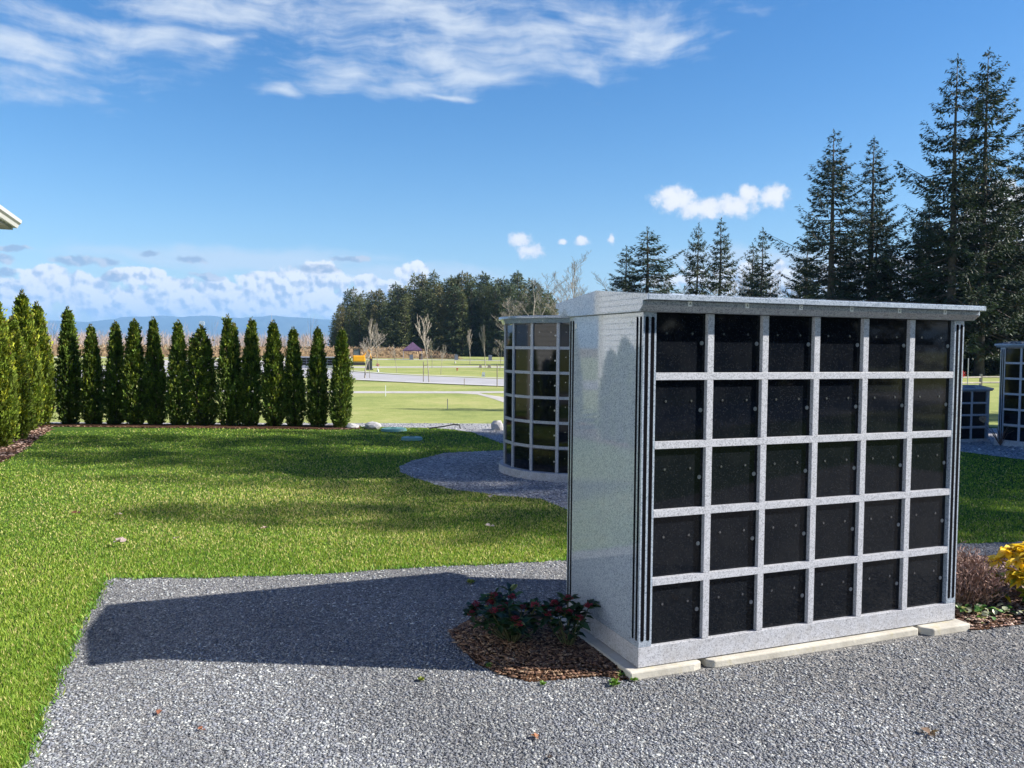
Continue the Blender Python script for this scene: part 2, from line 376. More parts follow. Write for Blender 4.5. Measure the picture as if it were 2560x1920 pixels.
# ------------------------------------------------------------------ ground
OX, OY, YAW = 0.6247, 3.8959, 0.3733
PD = (math.cos(YAW), math.sin(YAW)); PN = (-math.sin(YAW), math.cos(YAW))
def sw(s, t): return (OX + s * PD[0] + t * PN[0], OY + s * PD[1] + t * PN[1])
GP = [(-1.50, 1.2), (-1.62, 2.2), (-1.76, 2.81), (-1.86, 3.06), (-1.97, 3.33), (-2.06, 3.58), (-2.16, 3.79), (-2.26, 4.12), (-2.35, 4.34), (-2.45, 4.58), (-2.56, 4.96), (-2.76, 5.50), (-2.19, 5.53), (-1.6, 5.6), (-1.23, 5.68), (-0.86, 5.8), (-0.33, 5.91), (0.42, 6.09), (2.2, 6.46), (3.76, 6.74), (5.5, 7.0), (9, 7.2), (9, 1.2)]
GR = [(0.9, 7.75), (0.55, 8.03), (0.33, 8.55), (-0.13, 8.77), (-0.63, 9.09), (-0.9, 9.44), (-1.21, 9.91), (-1.42, 10.35), (-1.5, 10.85), (-1.4, 11.42), (-1.01, 12.27), (-0.15, 12.67), (0.3, 13.05), (-0.16, 13.61), (-0.42, 14.41), (-0.76, 15.34), (-1.1, 15.79), (-1.53, 16.1), (-3.4, 16.3), (-9.6, 16.2), (-9.47, 16.62), (-7.16, 16.68), (-3.64, 16.95), (-1.5, 17.1), (-0.2, 17.15), (4, 17.4), (4.2, 14.5), (3.6, 10.5), (2.3, 8.2)]
GT = [(5.2, 13.6), (6.2, 13.25), (7.22, 13.05), (7.5, 12.4), (7.85, 11.7), (14, 10.5), (14, 17.0), (4.4, 17.2)]
GP = jitter(GP, 0.018, 0.10, 1); GR = jitter(GR, 0.02, 0.14, 2)
g = sheet('ground', [(-14000, -3000), (14000, -3000), (14000, 12500), (-14000, 12500)], -0.03, M_FIELD)
sheet('lawn', [(-10.5, -3), (18, -2.5), (18, 17.4), (4, 17.4), (-0.2, 17.15), (-3.6, 16.95), (-9.5, 16.62), (-10.5, 16.6)], 0.0, M_LAWN)
sheet('gravel_ground', GP, 0.004, M_GRAVEL)
sheet('gravel_path', GR, 0.004, M_GRAVEL2)
sheet('gravel_bed', GT, 0.004, M_GRAVEL2)
MUL_A = [(-0.34, 4.50), (-0.26, 4.24), (-0.15, 4.04), (-0.04, 3.90), (0.08, 3.84), (0.24, 3.86), (0.44, 3.90), (0.56, 3.86), (0.66, 3.92), (0.37, 4.75), (0.13, 4.85), (-0.2, 4.75)]
MUL_B = [sw(2.12, -0.08), (3.0, 4.70), (3.6, 4.78), (5.4, 4.95), (5.6, 6.45), (3.2, 6.25), sw(2.14, 1.0), sw(2.14, 0.3)]
MUL_H = [(-9.7, 15.72), (-9.0, 15.70), (-6, 15.62), (-3.2, 15.60), (-2.95, 15.8), (-3.1, 16.35), (-9.7, 16.2)]
MUL_L = [(-6.6, 10.2), (-7.05, 11.4), (-7.35, 12.3), (-7.95, 13.6), (-8.5, 14.9), (-8.9, 15.8), (-9.9, 16.3), (-10.4, 16.0), (-8.6, 11.5), (-7.2, 9.0), (-6.2, 9.0)]
def mound(name, poly, z, h, seed):
    """low bark-covered bed: a gently domed sheet"""
    P = jitter(poly, 0.02, 0.12, seed); cx = sum(p[0] for p in P) / len(P); cy = sum(p[1] for p in P) / len(P)
    rings = [(1.0, 0.0), (0.9, 0.45), (0.7, 0.8), (0.4, 1.0)]; vs = []; fs = []; k = len(P); rg = random.Random(seed)
    for f, hh in rings:
        vs += [(cx + (x - cx) * f, cy + (y - cy) * f, z + h * hh * rg.uniform(0.8, 1.1) if hh else z) for x, y in P]
    vs.append((cx, cy, z + h))
    for r_ in range(3):
        for i in range(k): fs.append((r_ * k + i, r_ * k + (i + 1) % k, (r_ + 1) * k + (i + 1) % k, (r_ + 1) * k + i))
    for i in range(k): fs.append((3 * k + i, 3 * k + (i + 1) % k, 4 * k))
    mb = MB(); mb.add(vs, fs); o = mb.build(name, M_MULCH, smooth=True)
    return tag(o, kind='structure')
mound('mulch_bed', MUL_A, 0.007, 0.035, 5)
mound('mulch_bed', MUL_B, 0.007, 0.04, 6)
mound('mulch_strip', MUL_H, 0.007, 0.03, 7)
sheet('mulch_strip', jitter(MUL_L, 0.05, 0.3, 8), 0.005, M_MULCH)

# far field: paths, road, kerbs
sheet('light_path', [(-40, 28.0), (-5.6, 28.45), (-1.93, 28.95), (-1.2, 28.35), (-0.6, 26.0), (0.4, 21.2), (1.7, 21.2), (0.6, 25.5), (-0.3, 27.0), (-1.0, 28.6), (-1.18, 29.3), (-0.29, 29.35), (12, 29.9), (12, 31.1), (-0.3, 30.6), (-1.9, 30.3), (-5.87, 29.75), (-40, 29.2)], -0.024, M_PATH)
def strip(name, pts, z, m, offs):
    """road-like ribbon; pts = centre line, offs = (left, right) offsets"""
    vs = []; fs = []; P = [Vector(p) for p in pts]
    for i, p in enumerate(P):
        d = (P[min(i + 1, len(P) - 1)] - P[max(i - 1, 0)]).normalized(); q = Vector((-d.y, d.x))
        vs += [(*(p + q * offs[0]), z), (*(p + q * offs[1]), z)]
    for i in range(len(P) - 1): fs.append((2 * i, 2 * i + 1, 2 * i + 3, 2 * i + 2))
    mb = MB(); mb.add(vs, fs); o = mb.build(name, m)
    if o.data.polygons[0].normal.z < 0: o.data.flip_normals()
    return tag(o, kind='structure')
def catmull(pts, k=8):
    out = []
    for i in range(len(pts) - 1):
        p0, p1, p2, p3 = [Vector(pts[max(0, min(len(pts) - 1, j))]) for j in (i - 1, i, i + 1, i + 2)]
        for s_ in range(k):
            t = s_ / k; out.append(0.5 * ((2 * p1) + (p2 - p0) * t + (2 * p0 - 5 * p1 + 4 * p2 - p3) * t * t + (3 * p1 - p0 - 3 * p2 + p3) * t ** 3))
    out.append(Vector(pts[-1])); return [tuple(p) for p in out]
# centre line through the visible stretches
RC = catmull([(-30, 20), (-20.5, 29.0), (-20.5, 40), (-24, 56), (-24, 64), (-20, 62), (-13.3, 52), (-9.3, 46.2), (-4.8, 42.3), (-0.45, 39.0), (6, 35.5), (16, 32)])
strip('road', RC, -0.022, M_ROAD, (3.0, -3.6))
strip('kerb', RC, 0.02, M_CURB, (3.45, 3.0)); strip('kerb', RC, 0.02, M_CURB, (-3.6, -4.0))
sheet('gravel_track', [(-30, 58), (-11.0, 63.0), (-3, 67.5), (4, 66), (20, 62), (20, 65), (4, 70), (-2.9, 72), (-11.5, 67.5), (-32, 62)], -0.024, M_PATH)
sheet('gravel_track', [(-60, 96), (-18, 103.5), (-7, 104.5), (6, 100.5), (40, 92), (40, 95.5), (6, 104.5), (-7, 108.8), (-18.8, 109.5), (-60, 103)], -0.024, M_PATH)
sheet('gravel_yard', [(-31, 66), (-17, 68), (-16, 84), (-24, 92), (-38, 88)], -0.023, M_PATH)
def berm():
    nx, ny = 120, 10; rg = np.random.default_rng(3); V = []; Fc = []
    for i in range(nx + 1):
        f = i / nx; x = -130 + 122.5 * f; y0 = 101 + 17 * f
        e = min(1, (1 - f) / 0.055); hh = 1.35 * e ** 0.8 * (1 + 0.12 * math.sin(i * 0.7) + 0.1 * rg.uniform(-1, 1)) + (0.5 * max(0, 0.5 - f))
        for j in range(ny + 1):
            g_ = j / ny; prof = math.sin(math.pi * min(1, g_ * 1.02)) ** 0.6 if 0 < j < ny else 0
            V.append((x + rg.uniform(-.3, .3), y0 + g_ * 7, hh * prof * (1 + rg.uniform(-.06, .06)) - 0.03))
    for i in range(nx):
        for j in range(ny):
            a = i * (ny + 1) + j; Fc.append((a, a + ny + 1, a + ny + 2, a + 1))
    o = meshobj('embankment', npmesh('embankment', V, Fc, smooth=True), M_BERM); tag(o, kind='structure')
berm()
def hills():
    prof = [(-12000, 160), (-9500, 200), (-7421, 180), (-5654, 235), (-5213, 243), (-5032, 258), (-4815, 255), (-4595, 246), (-4338, 295), (-4171, 309), (-3857, 325), (-3579, 315), (-3359, 334), (-3006, 306), (-2653, 345), (-2300, 313), (-1991, 293), (-1682, 274), (-1241, 260), (0, 240), (2500, 200), (6000, 160), (9000, 140), (12500, 90)]
    X = np.linspace(-12000, 12500, 360); Z = np.interp(X, [p[0] for p in prof], [p[1] for p in prof])
    rg = np.random.default_rng(1); Z = Z + np.convolve(rg.normal(0, 9, 360), [.2, .3, .3, .2], 'same')
    V = []; rows = [(6900, 0.0), (7400, 0.16), (7900, 0.42), (8400, 0.72), (9000, 1.0), (9800, 0.9), (10800, 0)]
    for i, (x, z) in enumerate(zip(X, Z)):
        for j, (y, f) in enumerate(rows): V.append((x + rg.uniform(-30, 30), y + rg.uniform(-90, 90), z * f * (1 + (rg.uniform(-.22, .12) if 0 < j < 4 else 0)) - (2 if f == 0 else 0)))
    k = len(rows); Fc = [(i * k + j, (i + 1) * k + j, (i + 1) * k + j + 1, i * k + j + 1) for i in range(359) for j in range(k - 1)]
    m = lawn_mat('mountain_forest', [(0.030, 0.045, 0.035), (0.045, 0.06, 0.045), (0.08, 0.09, 0.07)], 0.01, 0.02)
    o = meshobj('mountains', npmesh('mountains', V, Fc, smooth=True), m); tag(o, kind='structure')
hills()

# ------------------------------------------------------------------ columbaria
def stadium(w, z0, z1, k=8):
    r = w / 2; return [(r * math.cos(math.pi * i / k), z1 - r + r * math.sin(math.pi * i / k)) for i in range(k + 1)] + [(-r * math.cos(math.pi * i / k), z0 + r - r * math.sin(math.pi * i / k)) for i in range(k + 1)]
def text_mesh(ch, size, depth=0.0008):
    c = bpy.data.curves.new('letter', 'FONT'); c.body = ch; c.size = size; c.align_x = 'CENTER'; c.align_y = 'CENTER'; c.extrude = depth
    o = bpy.data.objects.new('tmp', c); COL.objects.link(o)
    me = bpy.data.meshes.new_from_object(o.evaluated_get(bpy.context.evaluated_depsgraph_get())); bpy.data.objects.remove(o); return me
def letter(ch, size, m, parent, M):
    me = text_mesh(ch, size); me.transform(M); me.materials.clear(); me.materials.append(m)
    o = bpy.data.objects.new('letter', me); return link(o, parent)
def door_proto(w, h, rec, detail=True, m=None):
    """niche front lying in the local x-z plane, face at y=rec; origin at lower left corner"""
    d = MB().box(0, w, rec, rec + 0.02, 0, h).build('niche_door', m or M_BLACK)
    kids = []
    if detail:
        for bx in (0.0715, 0.2185):
            x = bx / 0.2945 * w; z = h - 0.105 / 0.30 * h
            b = MB().cyl((x, rec + 0.001, z), (0, -1, 0), 0.0062, 0.0035, 12).cyl((x, rec - 0.001, z), (0, -1, 0), 0.0035, 0.004, 8).build('bolt', M_BOLT, d, smooth=False); kids.append(b)
        x = 0.274 / 0.2945 * w; z = h - 0.152 / 0.30 * h
        kids.append(MB().cyl((x, rec + 0.001, z), (0, -1, 0), 0.0105, 0.003, 18).cyl((x, rec - 0.001, z), (0, -1, 0), 0.0062, 0.0025, 12).build('lock_rosette', M_STEEL, d))
    return d, kids
def put_doors(root, proto, places):
    d, kids = proto
    for i, (loc, rz) in enumerate(places):
        if i == 0: c = d; c.parent = root
        else:
            c = d.copy(); COL.objects.link(c); c.parent = root
            for q in kids:
                e = q.copy(); COL.objects.link(e); e.parent = c
        c.location = loc; c.rotation_euler = (0, 0, rz)

# ---- the large foreground columbarium
Wd, Dp, TOP, B0, B1 = 2.102, 0.8205, 1.779, 0.05, 0.149
PL = 0.0733; NW = 0.2945; MW = 0.037
main = thing('columbarium', 'large grey granite columbarium with thirty black niche doors lettered A to F on gravel', 'columbarium', (OX, OY, 0), YAW)
MB().box(0, Wd, 0, Dp, B0, B1 - 0.001).build('base', M_GRAN_H, main, 0.002)
# stone core behind the doors, and the two end walls with their pilasters
MB().box(PL, Wd - PL, 0.046, Dp - 0.02, B1, TOP - 0.002).build('core', M_GRAN_DARK, main)
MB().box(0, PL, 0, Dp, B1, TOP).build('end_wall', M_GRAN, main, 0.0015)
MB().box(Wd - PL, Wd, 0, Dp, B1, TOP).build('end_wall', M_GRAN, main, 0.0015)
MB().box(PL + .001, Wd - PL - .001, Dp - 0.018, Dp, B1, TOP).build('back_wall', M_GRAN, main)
zs = [(1.4871, 1.4513), (1.1522, 1.1163), (0.8173, 0.7812), (0.4824, 0.4461)]
for zt, zb in zs: MB().box(PL + 0.0005, Wd - PL - 0.0005, 0.0, 0.045, zb, zt).build('rail', M_GRAN_H, main, 0.0012)
rows = [(zs[0][0], TOP - 0.002), (zs[1][0], zs[0][1]), (zs[2][0], zs[1][1]), (zs[3][0], zs[2][1]), (B1, zs[3][1])]
for r_, (z0, z1) in enumerate(rows):
    for c_ in range(5):
        x = PL + NW * (c_ + 1) + MW * c_
        MB().box(x, x + MW, 0.0008, 0.045, z0 + 0.0006, z1 - 0.0006).build('mullion', M_GRAN_H, main, 0.001)
REC = 0.024
for r_, (z0, z1) in enumerate(rows):
    places = [((PL + (NW + MW) * c_ + 0.0005, 0, z0 + 0.0005), 0) for c_ in range(6)]
    if r_ == 0: pr = door_proto(NW - 0.001, 0.2945, REC); first = pr
    elif r_ == 1: pr = door_proto(NW - 0.001, 0.2980, REC)
    else:
        d2 = pr[0].copy(); COL.objects.link(d2); kk = []
        for q in pr[1]:
            e = q.copy(); COL.objects.link(e); e.parent = d2; kk.append(e)
        pr = (d2, kk)
    put_doors(main, pr, places)
# black flutes: two per face on every pilaster
def flute_x(cx, y, sgn, w, z0, z1):
    MB().prism(stadium(w, z0, z1), lambda p: (cx + p[0], y, p[1]), lambda p: (cx + p[0], y + sgn * 0.0012, p[1])).build('flute', M_FLUTE, main)
def flute_y(x, cy, sgn, w, z0, z1):
    MB().prism(stadium(w, z0, z1), lambda p: (x, cy + p[0], p[1]), lambda p: (x + sgn * 0.0012, cy + p[0], p[1])).build('flute', M_FLUTE, main)
FZ0, FZ1 = 0.178, 1.757
for cx in (0.0205, 0.0525, Wd - 0.0525, Wd - 0.0205): flute_x(cx, 0.0, -1, 0.0185, FZ0, FZ1)
for cy in (0.0215, 0.0545, Dp - 0.0545, Dp - 0.0215):
    flute_y(0.0, cy, -1, 0.017, FZ0, FZ1); flute_y(Wd, cy, 1, 0.017, FZ0, FZ1)
# cap: gabled slab above a sloping cornice
e = 0.042; FR = 0.100; BK = Dp + 0.100
cornice = [(-0.028, TOP + 0.0005), (Dp + 0.028, TOP + 0.0005), (Dp + 0.058, 1.8085), (Dp + 0.062, 1.8085), (Dp + 0.062, 1.8305), (-0.062, 1.8305), (-0.062, 1.8085), (-0.058, 1.8085)]
MB().prism(cornice, lambda p: (-e + 0.008, *p), lambda p: (Wd + e - 0.008, *p)).build('cornice', M_CORN_SHADE, main, 0.0015)
slab = [(-FR, 1.8315), (BK, 1.8315), (BK, 1.858), (Dp / 2, 1.904), (-FR, 1.858)]
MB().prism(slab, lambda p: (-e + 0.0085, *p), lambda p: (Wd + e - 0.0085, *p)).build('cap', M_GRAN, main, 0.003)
gable = [(-0.028, TOP + 0.0005), (Dp + 0.028, TOP + 0.0005), (Dp + 0.062, 1.8085), (Dp + 0.062, 1.8305), (BK, 1.8312), (BK, 1.858), (Dp / 2, 1.904), (-FR, 1.858), (-FR, 1.8312), (-0.062, 1.8305), (-0.062, 1.8085)]
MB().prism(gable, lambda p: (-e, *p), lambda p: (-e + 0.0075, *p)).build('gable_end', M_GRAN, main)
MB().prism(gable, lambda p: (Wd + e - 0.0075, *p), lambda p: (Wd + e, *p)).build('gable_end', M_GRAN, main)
for i, ch in enumerate('ABCDEF'):
    x = PL + NW / 2 + (NW + MW) * i - 0.002
    pl = MB().box(x - 0.0105, x + 0.0105, -0.0640, -0.0618, 1.8065, 1.8305).build('letter_plate', M_PLATE, main)
    letter(ch, 0.0180, M_LETTER, pl, Matrix.Translation((x, -0.0645, 1.8188)) @ Matrix.Rotation(R(90), 4, 'X'))
for ch, y in (('A', 0.112), ('B', 0.735)):
    letter(ch, 0.040, M_LETPALE, main, Matrix.Translation((-0.0006, y, 1.725)) @ Matrix.Rotation(R(-90), 4, 'Z') @ Matrix.Rotation(R(90), 4, 'X'))

def pad(name, poly, z, label):
    a = [(*sw(*p), 0.0) for p in poly]; b = [(*sw(*p), z) for p in poly]; k = len(poly); mb = MB()
    mb.add(a + b, [tuple(range(k))[::-1], tuple(range(k, 2 * k))] + [(i, (i + 1) % k, k + (i + 1) % k, k + i) for i in range(k)])
    o = mb.build(name, M_CONC, None, 0.008); tag(o, label, 'slab', 'concrete slabs under the big columbarium'); return o
ZP = B0 - 0.004
pad('concrete_slab', [(-0.058, -0.030), (0.30, -0.034), (0.350, -0.02), (0.31, 0.30), (0.33, 0.9), (-0.075, 0.9)], ZP, 'pale concrete slab under the left front corner of the big columbarium')
pad('concrete_slab', [(0.39, -0.005), (0.42, -0.036), (1.1, -0.040), (1.79, -0.030), (1.80, 0.88), (0.37, 0.88)], ZP - 0.002, 'long pale concrete slab under the middle of the big columbarium')
pad('concrete_slab', [(1.812, -0.02), (1.852, -0.078), (2.135, -0.078), (2.13, 0.88), (1.815, 0.88)], ZP, 'thick pale concrete slab jutting from the right front corner of the big columbarium')

# ---- round columbarium behind
rc = thing('round_columbarium', 'round grey granite columbarium with curved rows of black doors on gravel behind the big one', 'columbarium', (0.859, 10.632, 0))
RR, A0, DA, HH, ZP0 = 0.972, 3.277, 0.368, 0.300, 0.105
rv = [(RR * math.cos(A0 + DA * i), RR * math.sin(A0 + DA * i)) for i in range(-2, 9)]
def ring(z0, z1, r, name, m, k=64, r2=None, bev=0.0):
    mb = MB(); r2 = r2 or r
    mb.prism([(math.cos(2 * math.pi * i / k), math.sin(2 * math.pi * i / k)) for i in range(k)], lambda p: (p[0] * r, p[1] * r, z0), lambda p: (p[0] * r2, p[1] * r2, z1))
    return mb.build(name, m, rc, bev)
ring(0.0, ZP0, RR + 0.05, 'base', M_GRAN_FLAMED, bev=0.004)
ring(ZP0, ZP0 + 6 * HH, RR - 0.105, 'core', M_GRAN_DARK)
RT = ZP0 + 6 * HH
ring(RT, RT + 0.052, RR + 0.02, 'cornice', M_GRAN, r2=RR + 0.045)
ring(RT + 0.0525, RT + 0.088, RR + 0.07, 'cap', M_GRAN, bev=0.006)
# plain granite back
bk = [i for i in range(8, 16)]
mb = MB(); ba = [A0 + DA * 8 + (2 * math.pi - 10 * DA) * i / 12 for i in range(13)]
for i in range(12):
    a, b = ba[i], ba[i + 1]
    mb.prism([(RR * math.cos(a), RR * math.sin(a)), (RR * math.cos(b), RR * math.sin(b)), (0.9 * RR * math.cos(b), 0.9 * RR * math.sin(b)), (0.9 * RR * math.cos(a), 0.9 * RR * math.sin(a))], lambda p: (*p, ZP0 + 0.001), lambda p: (*p, RT - 0.001))
mb.build('back_wall', M_GRAN, rc)
FW = 2 * RR * math.sin(DA / 2)
places = []
for i in range(10):
    a, b = Vector(rv[i]), Vector(rv[i + 1]); d = (b - a).normalized(); ang = math.atan2(d.y, d.x)
    for j in range(6):
        places.append(((*(a + d * 0.020), ZP0 + j * HH + (0.018 if j else 0.002)), ang))
for i in range(11):
    x, y = rv[i]; a = math.atan2(y, x); c_, s_ = math.cos(a), math.sin(a)
    Mx = Matrix.Rotation(a, 4, 'Z'); MB().box(RR - 0.05, RR - 0.001, -0.019, 0.019, ZP0 + 0.001, RT - 0.001, Mx).build('mullion', M_GRAN_H, rc, 0.002)
for j in range(1, 6):
    mb = MB(); z = ZP0 + j * HH
    for i in range(10):
        a, b = Vector(rv[i]), Vector(rv[i + 1]); d = (b - a).normalized(); q = Vector((-d.y, d.x))
        p0, p1 = a + d * 0.018, b - d * 0.018
        mb.prism([tuple(p0 - q * -0.006), tuple(p1 - q * -0.006), tuple(p1 + q * 0.05), tuple(p0 + q * 0.05)], lambda p: (*p, z - 0.017), lambda p: (*p, z + 0.017))
    mb.build('rail', M_GRAN_H, rc)
dp = door_proto(FW - 0.040, HH - 0.034, 0.018, True, M_MIRROR)
put_doors(rc, dp, places)
for ch, i in (('J', 3), ('K', 4)):
    a = Vector(rv[i]); b = Vector(rv[i + 1]); mm = (a + b) / 2; an = math.atan2(mm.y, mm.x); r_ = RR + 0.034
    letter(ch, 0.036, M_LETPALE, rc, Matrix.Translation((math.cos(an) * r_, math.sin(an) * r_, RT + 0.026)) @ Matrix.Rotation(an + R(90), 4, 'Z') @ Matrix.Rotation(R(90), 4, 'X'))

# ---- the two columbaria far right
def small_columbarium(name, label, o, ang, ncol, nrow, pw, ph, base, pil, depth, capz, flutes, over, ext=0.0):
    t = thing(name, label, 'columbarium', (*o, 0), ang)
    W_ = ncol * pw + 2 * pil; H0 = base; H1 = base + nrow * ph; mw = 0.034
    MB().box(-ext, W_ + ext, -ext, depth + ext, 0, H0).build('base', M_GRAN_FLAMED, t, 0.003)
    MB().box(pil, W_ - pil, 0.03, depth, H0, H1 - 0.001).build('core', M_GRAN_DARK, t)
    for x in (0, W_ - pil): MB().box(x, x + pil, 0, depth + 0.002, H0 + 0.0005, H1).build('end_wall', M_GRAN, t, 0.002)
    pl_ = []
    for r_ in range(nrow):
        for c_ in range(ncol): pl_.append(((pil + c_ * pw + (mw / 2 if c_ else 0.002), 0, H0 + r_ * ph + (mw / 2 if r_ else 0.002)), 0))
    for c_ in range(1, ncol): MB().box(pil + c_ * pw - mw / 2, pil + c_ * pw + mw / 2, 0.001, 0.029, H0 + 0.001, H1 - 0.002).build('mullion', M_GRAN_H, t)
    for r_ in range(1, nrow): MB().box(pil + 0.001, W_ - pil - 0.001, 0.0, 0.0285, H0 + r_ * ph - mw / 2, H0 + r_ * ph + mw / 2).build('rail', M_GRAN_H, t)
    put_doors(t, door_proto(pw - mw, ph - mw, 0.016, False, M_MIRROR), pl_)
    if flutes:
        for xx in (pil * 0.32, pil * 0.70, W_ - pil * 0.32, W_ - pil * 0.7):
            MB().prism(stadium(pil * 0.18, H0 + 0.03, H1 - 0.03), lambda p: (xx + p[0], 0, p[1]), lambda p: (xx + p[0], -0.002, p[1])).build('flute', M_FLUTE, t)
    c0, c1 = capz
    MB().prism([(-over * 0.5, H1 + 0.001), (depth + over * 0.5, H1 + 0.001), (depth + over * .8, H1 + c0), (-over * .8, H1 + c0)], lambda p: (-over * 0.7, *p), lambda p: (W_ + over * .7, *p)).build('cornice', M_GRAN, t)
    MB().prism([(-over, H1 + c0 + .001), (depth + over, H1 + c0 + .001), (depth + over, H1 + c0 + c1 * .4), (depth / 2, H1 + c0 + c1), (-over, H1 + c0 + c1 * .4)], lambda p: (-over, *p), lambda p: (W_ + over, *p)).build('cap', M_GRAN, t, 0.004)
    return t
small_columbarium('columbarium', 'tall columbarium with reflecting doors cut by the right edge of the photo', (8.40, 14.02), math.atan2(-0.87, 0.49), 6, 6, 0.262, 0.264, 0.10, 0.085, 0.8, (0.03, 0.08), True, 0.07, 0.04)
small_columbarium('columbarium', 'low columbarium in blue shade left of the tall one beside the lawn', (7.18, 14.16), math.atan2(0.26, 0.96), 4, 4, 0.325, 0.214, 0.055, 0.055, 0.6, (0.02, 0.075), False, 0.045)

# ------------------------------------------------------------------ building on the left (mostly out of frame)
def siding():
    m, k, b, o = mat('lap_siding'); p = pos(k); z = k.sep(p)[2]
    f = k.noise(p, 3, 4, 0.6); k.put(b.inputs['Base Color'], k.mix(f, (0.70, 0.72, 0.74), (0.78, 0.80, 0.82))); b.inputs['Roughness'].default_value = 0.7; return m
M_SIDING = siding(); M_TRIM = plain('trim_paint', (0.60, 0.59, 0.56), 0.5, 0.04); M_ROOF = plain('shingles', (0.055, 0.045, 0.05), 0.95, 0.4, 12)
M_GUT = plain('gutter_paint', (0.62, 0.62, 0.60), 0.4, 0.03)
M_SOFF = plain('soffit_paint', (0.34, 0.33, 0.29), 0.7, 0.05)
bl = thing('chapel_building', 'cream building at the far left edge with only its roof eave corner showing', 'building', (-7.58, 11.33, 0), YAW)
# local x = away from the wall towards the lawn, local -y = towards the camera
Lw = 14.0; WZ = 3.22
MB().box(-9, -0.03, -Lw, 0, 0, WZ).build('wall', M_SIDING, bl)
mb = MB()
for i in range(31):
    z = 0.15 + i * 0.1; mb.prism([(0, z), (0.018, z), (0.003, z + 0.1), (0, z + 0.1)], lambda p: (p[0] - 0.03, -Lw, p[1]), lambda p: (p[0] - 0.03, -0.0, p[1]))
mb.build('siding', M_SIDING, bl)
MB().box(-0.10, 0.015, -0.11, 0.02, 0, WZ).build('corner_board', M_TRIM, bl, 0.003)
OV = 0.495; EN = 0.46
MB().box(-0.03, OV, -Lw, EN, 3.255, 3.27).build('soffit', M_SOFF, bl)
MB().box(OV - 0.025, OV, -Lw, EN + 0.0, 3.272, 3.40).build('fascia', M_TRIM, bl)
gp = [(OV + 0.001, 3.40), (OV + 0.001, 3.285), (OV + 0.055, 3.285), (OV + 0.075, 3.33), (OV + 0.105, 3.355), (OV + 0.115, 3.40), (OV + 0.105, 3.405), (OV + 0.09, 3.36), (OV + 0.05, 3.30), (OV + 0.02, 3.30), (OV + 0.02, 3.40)]
MB().prism(gp, lambda p: (p[0], -Lw, p[1]), lambda p: (p[0], EN + 0.02, p[1])).build('gutter', M_GUT, bl)
MB().prism([(OV + 0.06, 3.403), (OV + 0.06, 3.428), (-4.5, 5.2), (-9.7, 3.43), (-9.7, 3.30), (-4.5, 5.07), (OV - 0.02, 3.302 + 0.1)], lambda p: (p[0], -Lw - 0.3, p[1]), lambda p: (p[0], EN, p[1])).build('roof', M_ROOF, bl)
MB().prism([(-0.03, 3.26), (OV - 0.03, 3.272), (OV - 0.03, 3.39), (-4.5, 5.05), (-9.0, 3.35), (-9.0, 3.26)], lambda p: (p[0], EN - 0.03, p[1]), lambda p: (p[0], EN - 0.005, p[1])).build('rake_board', M_TRIM, bl)

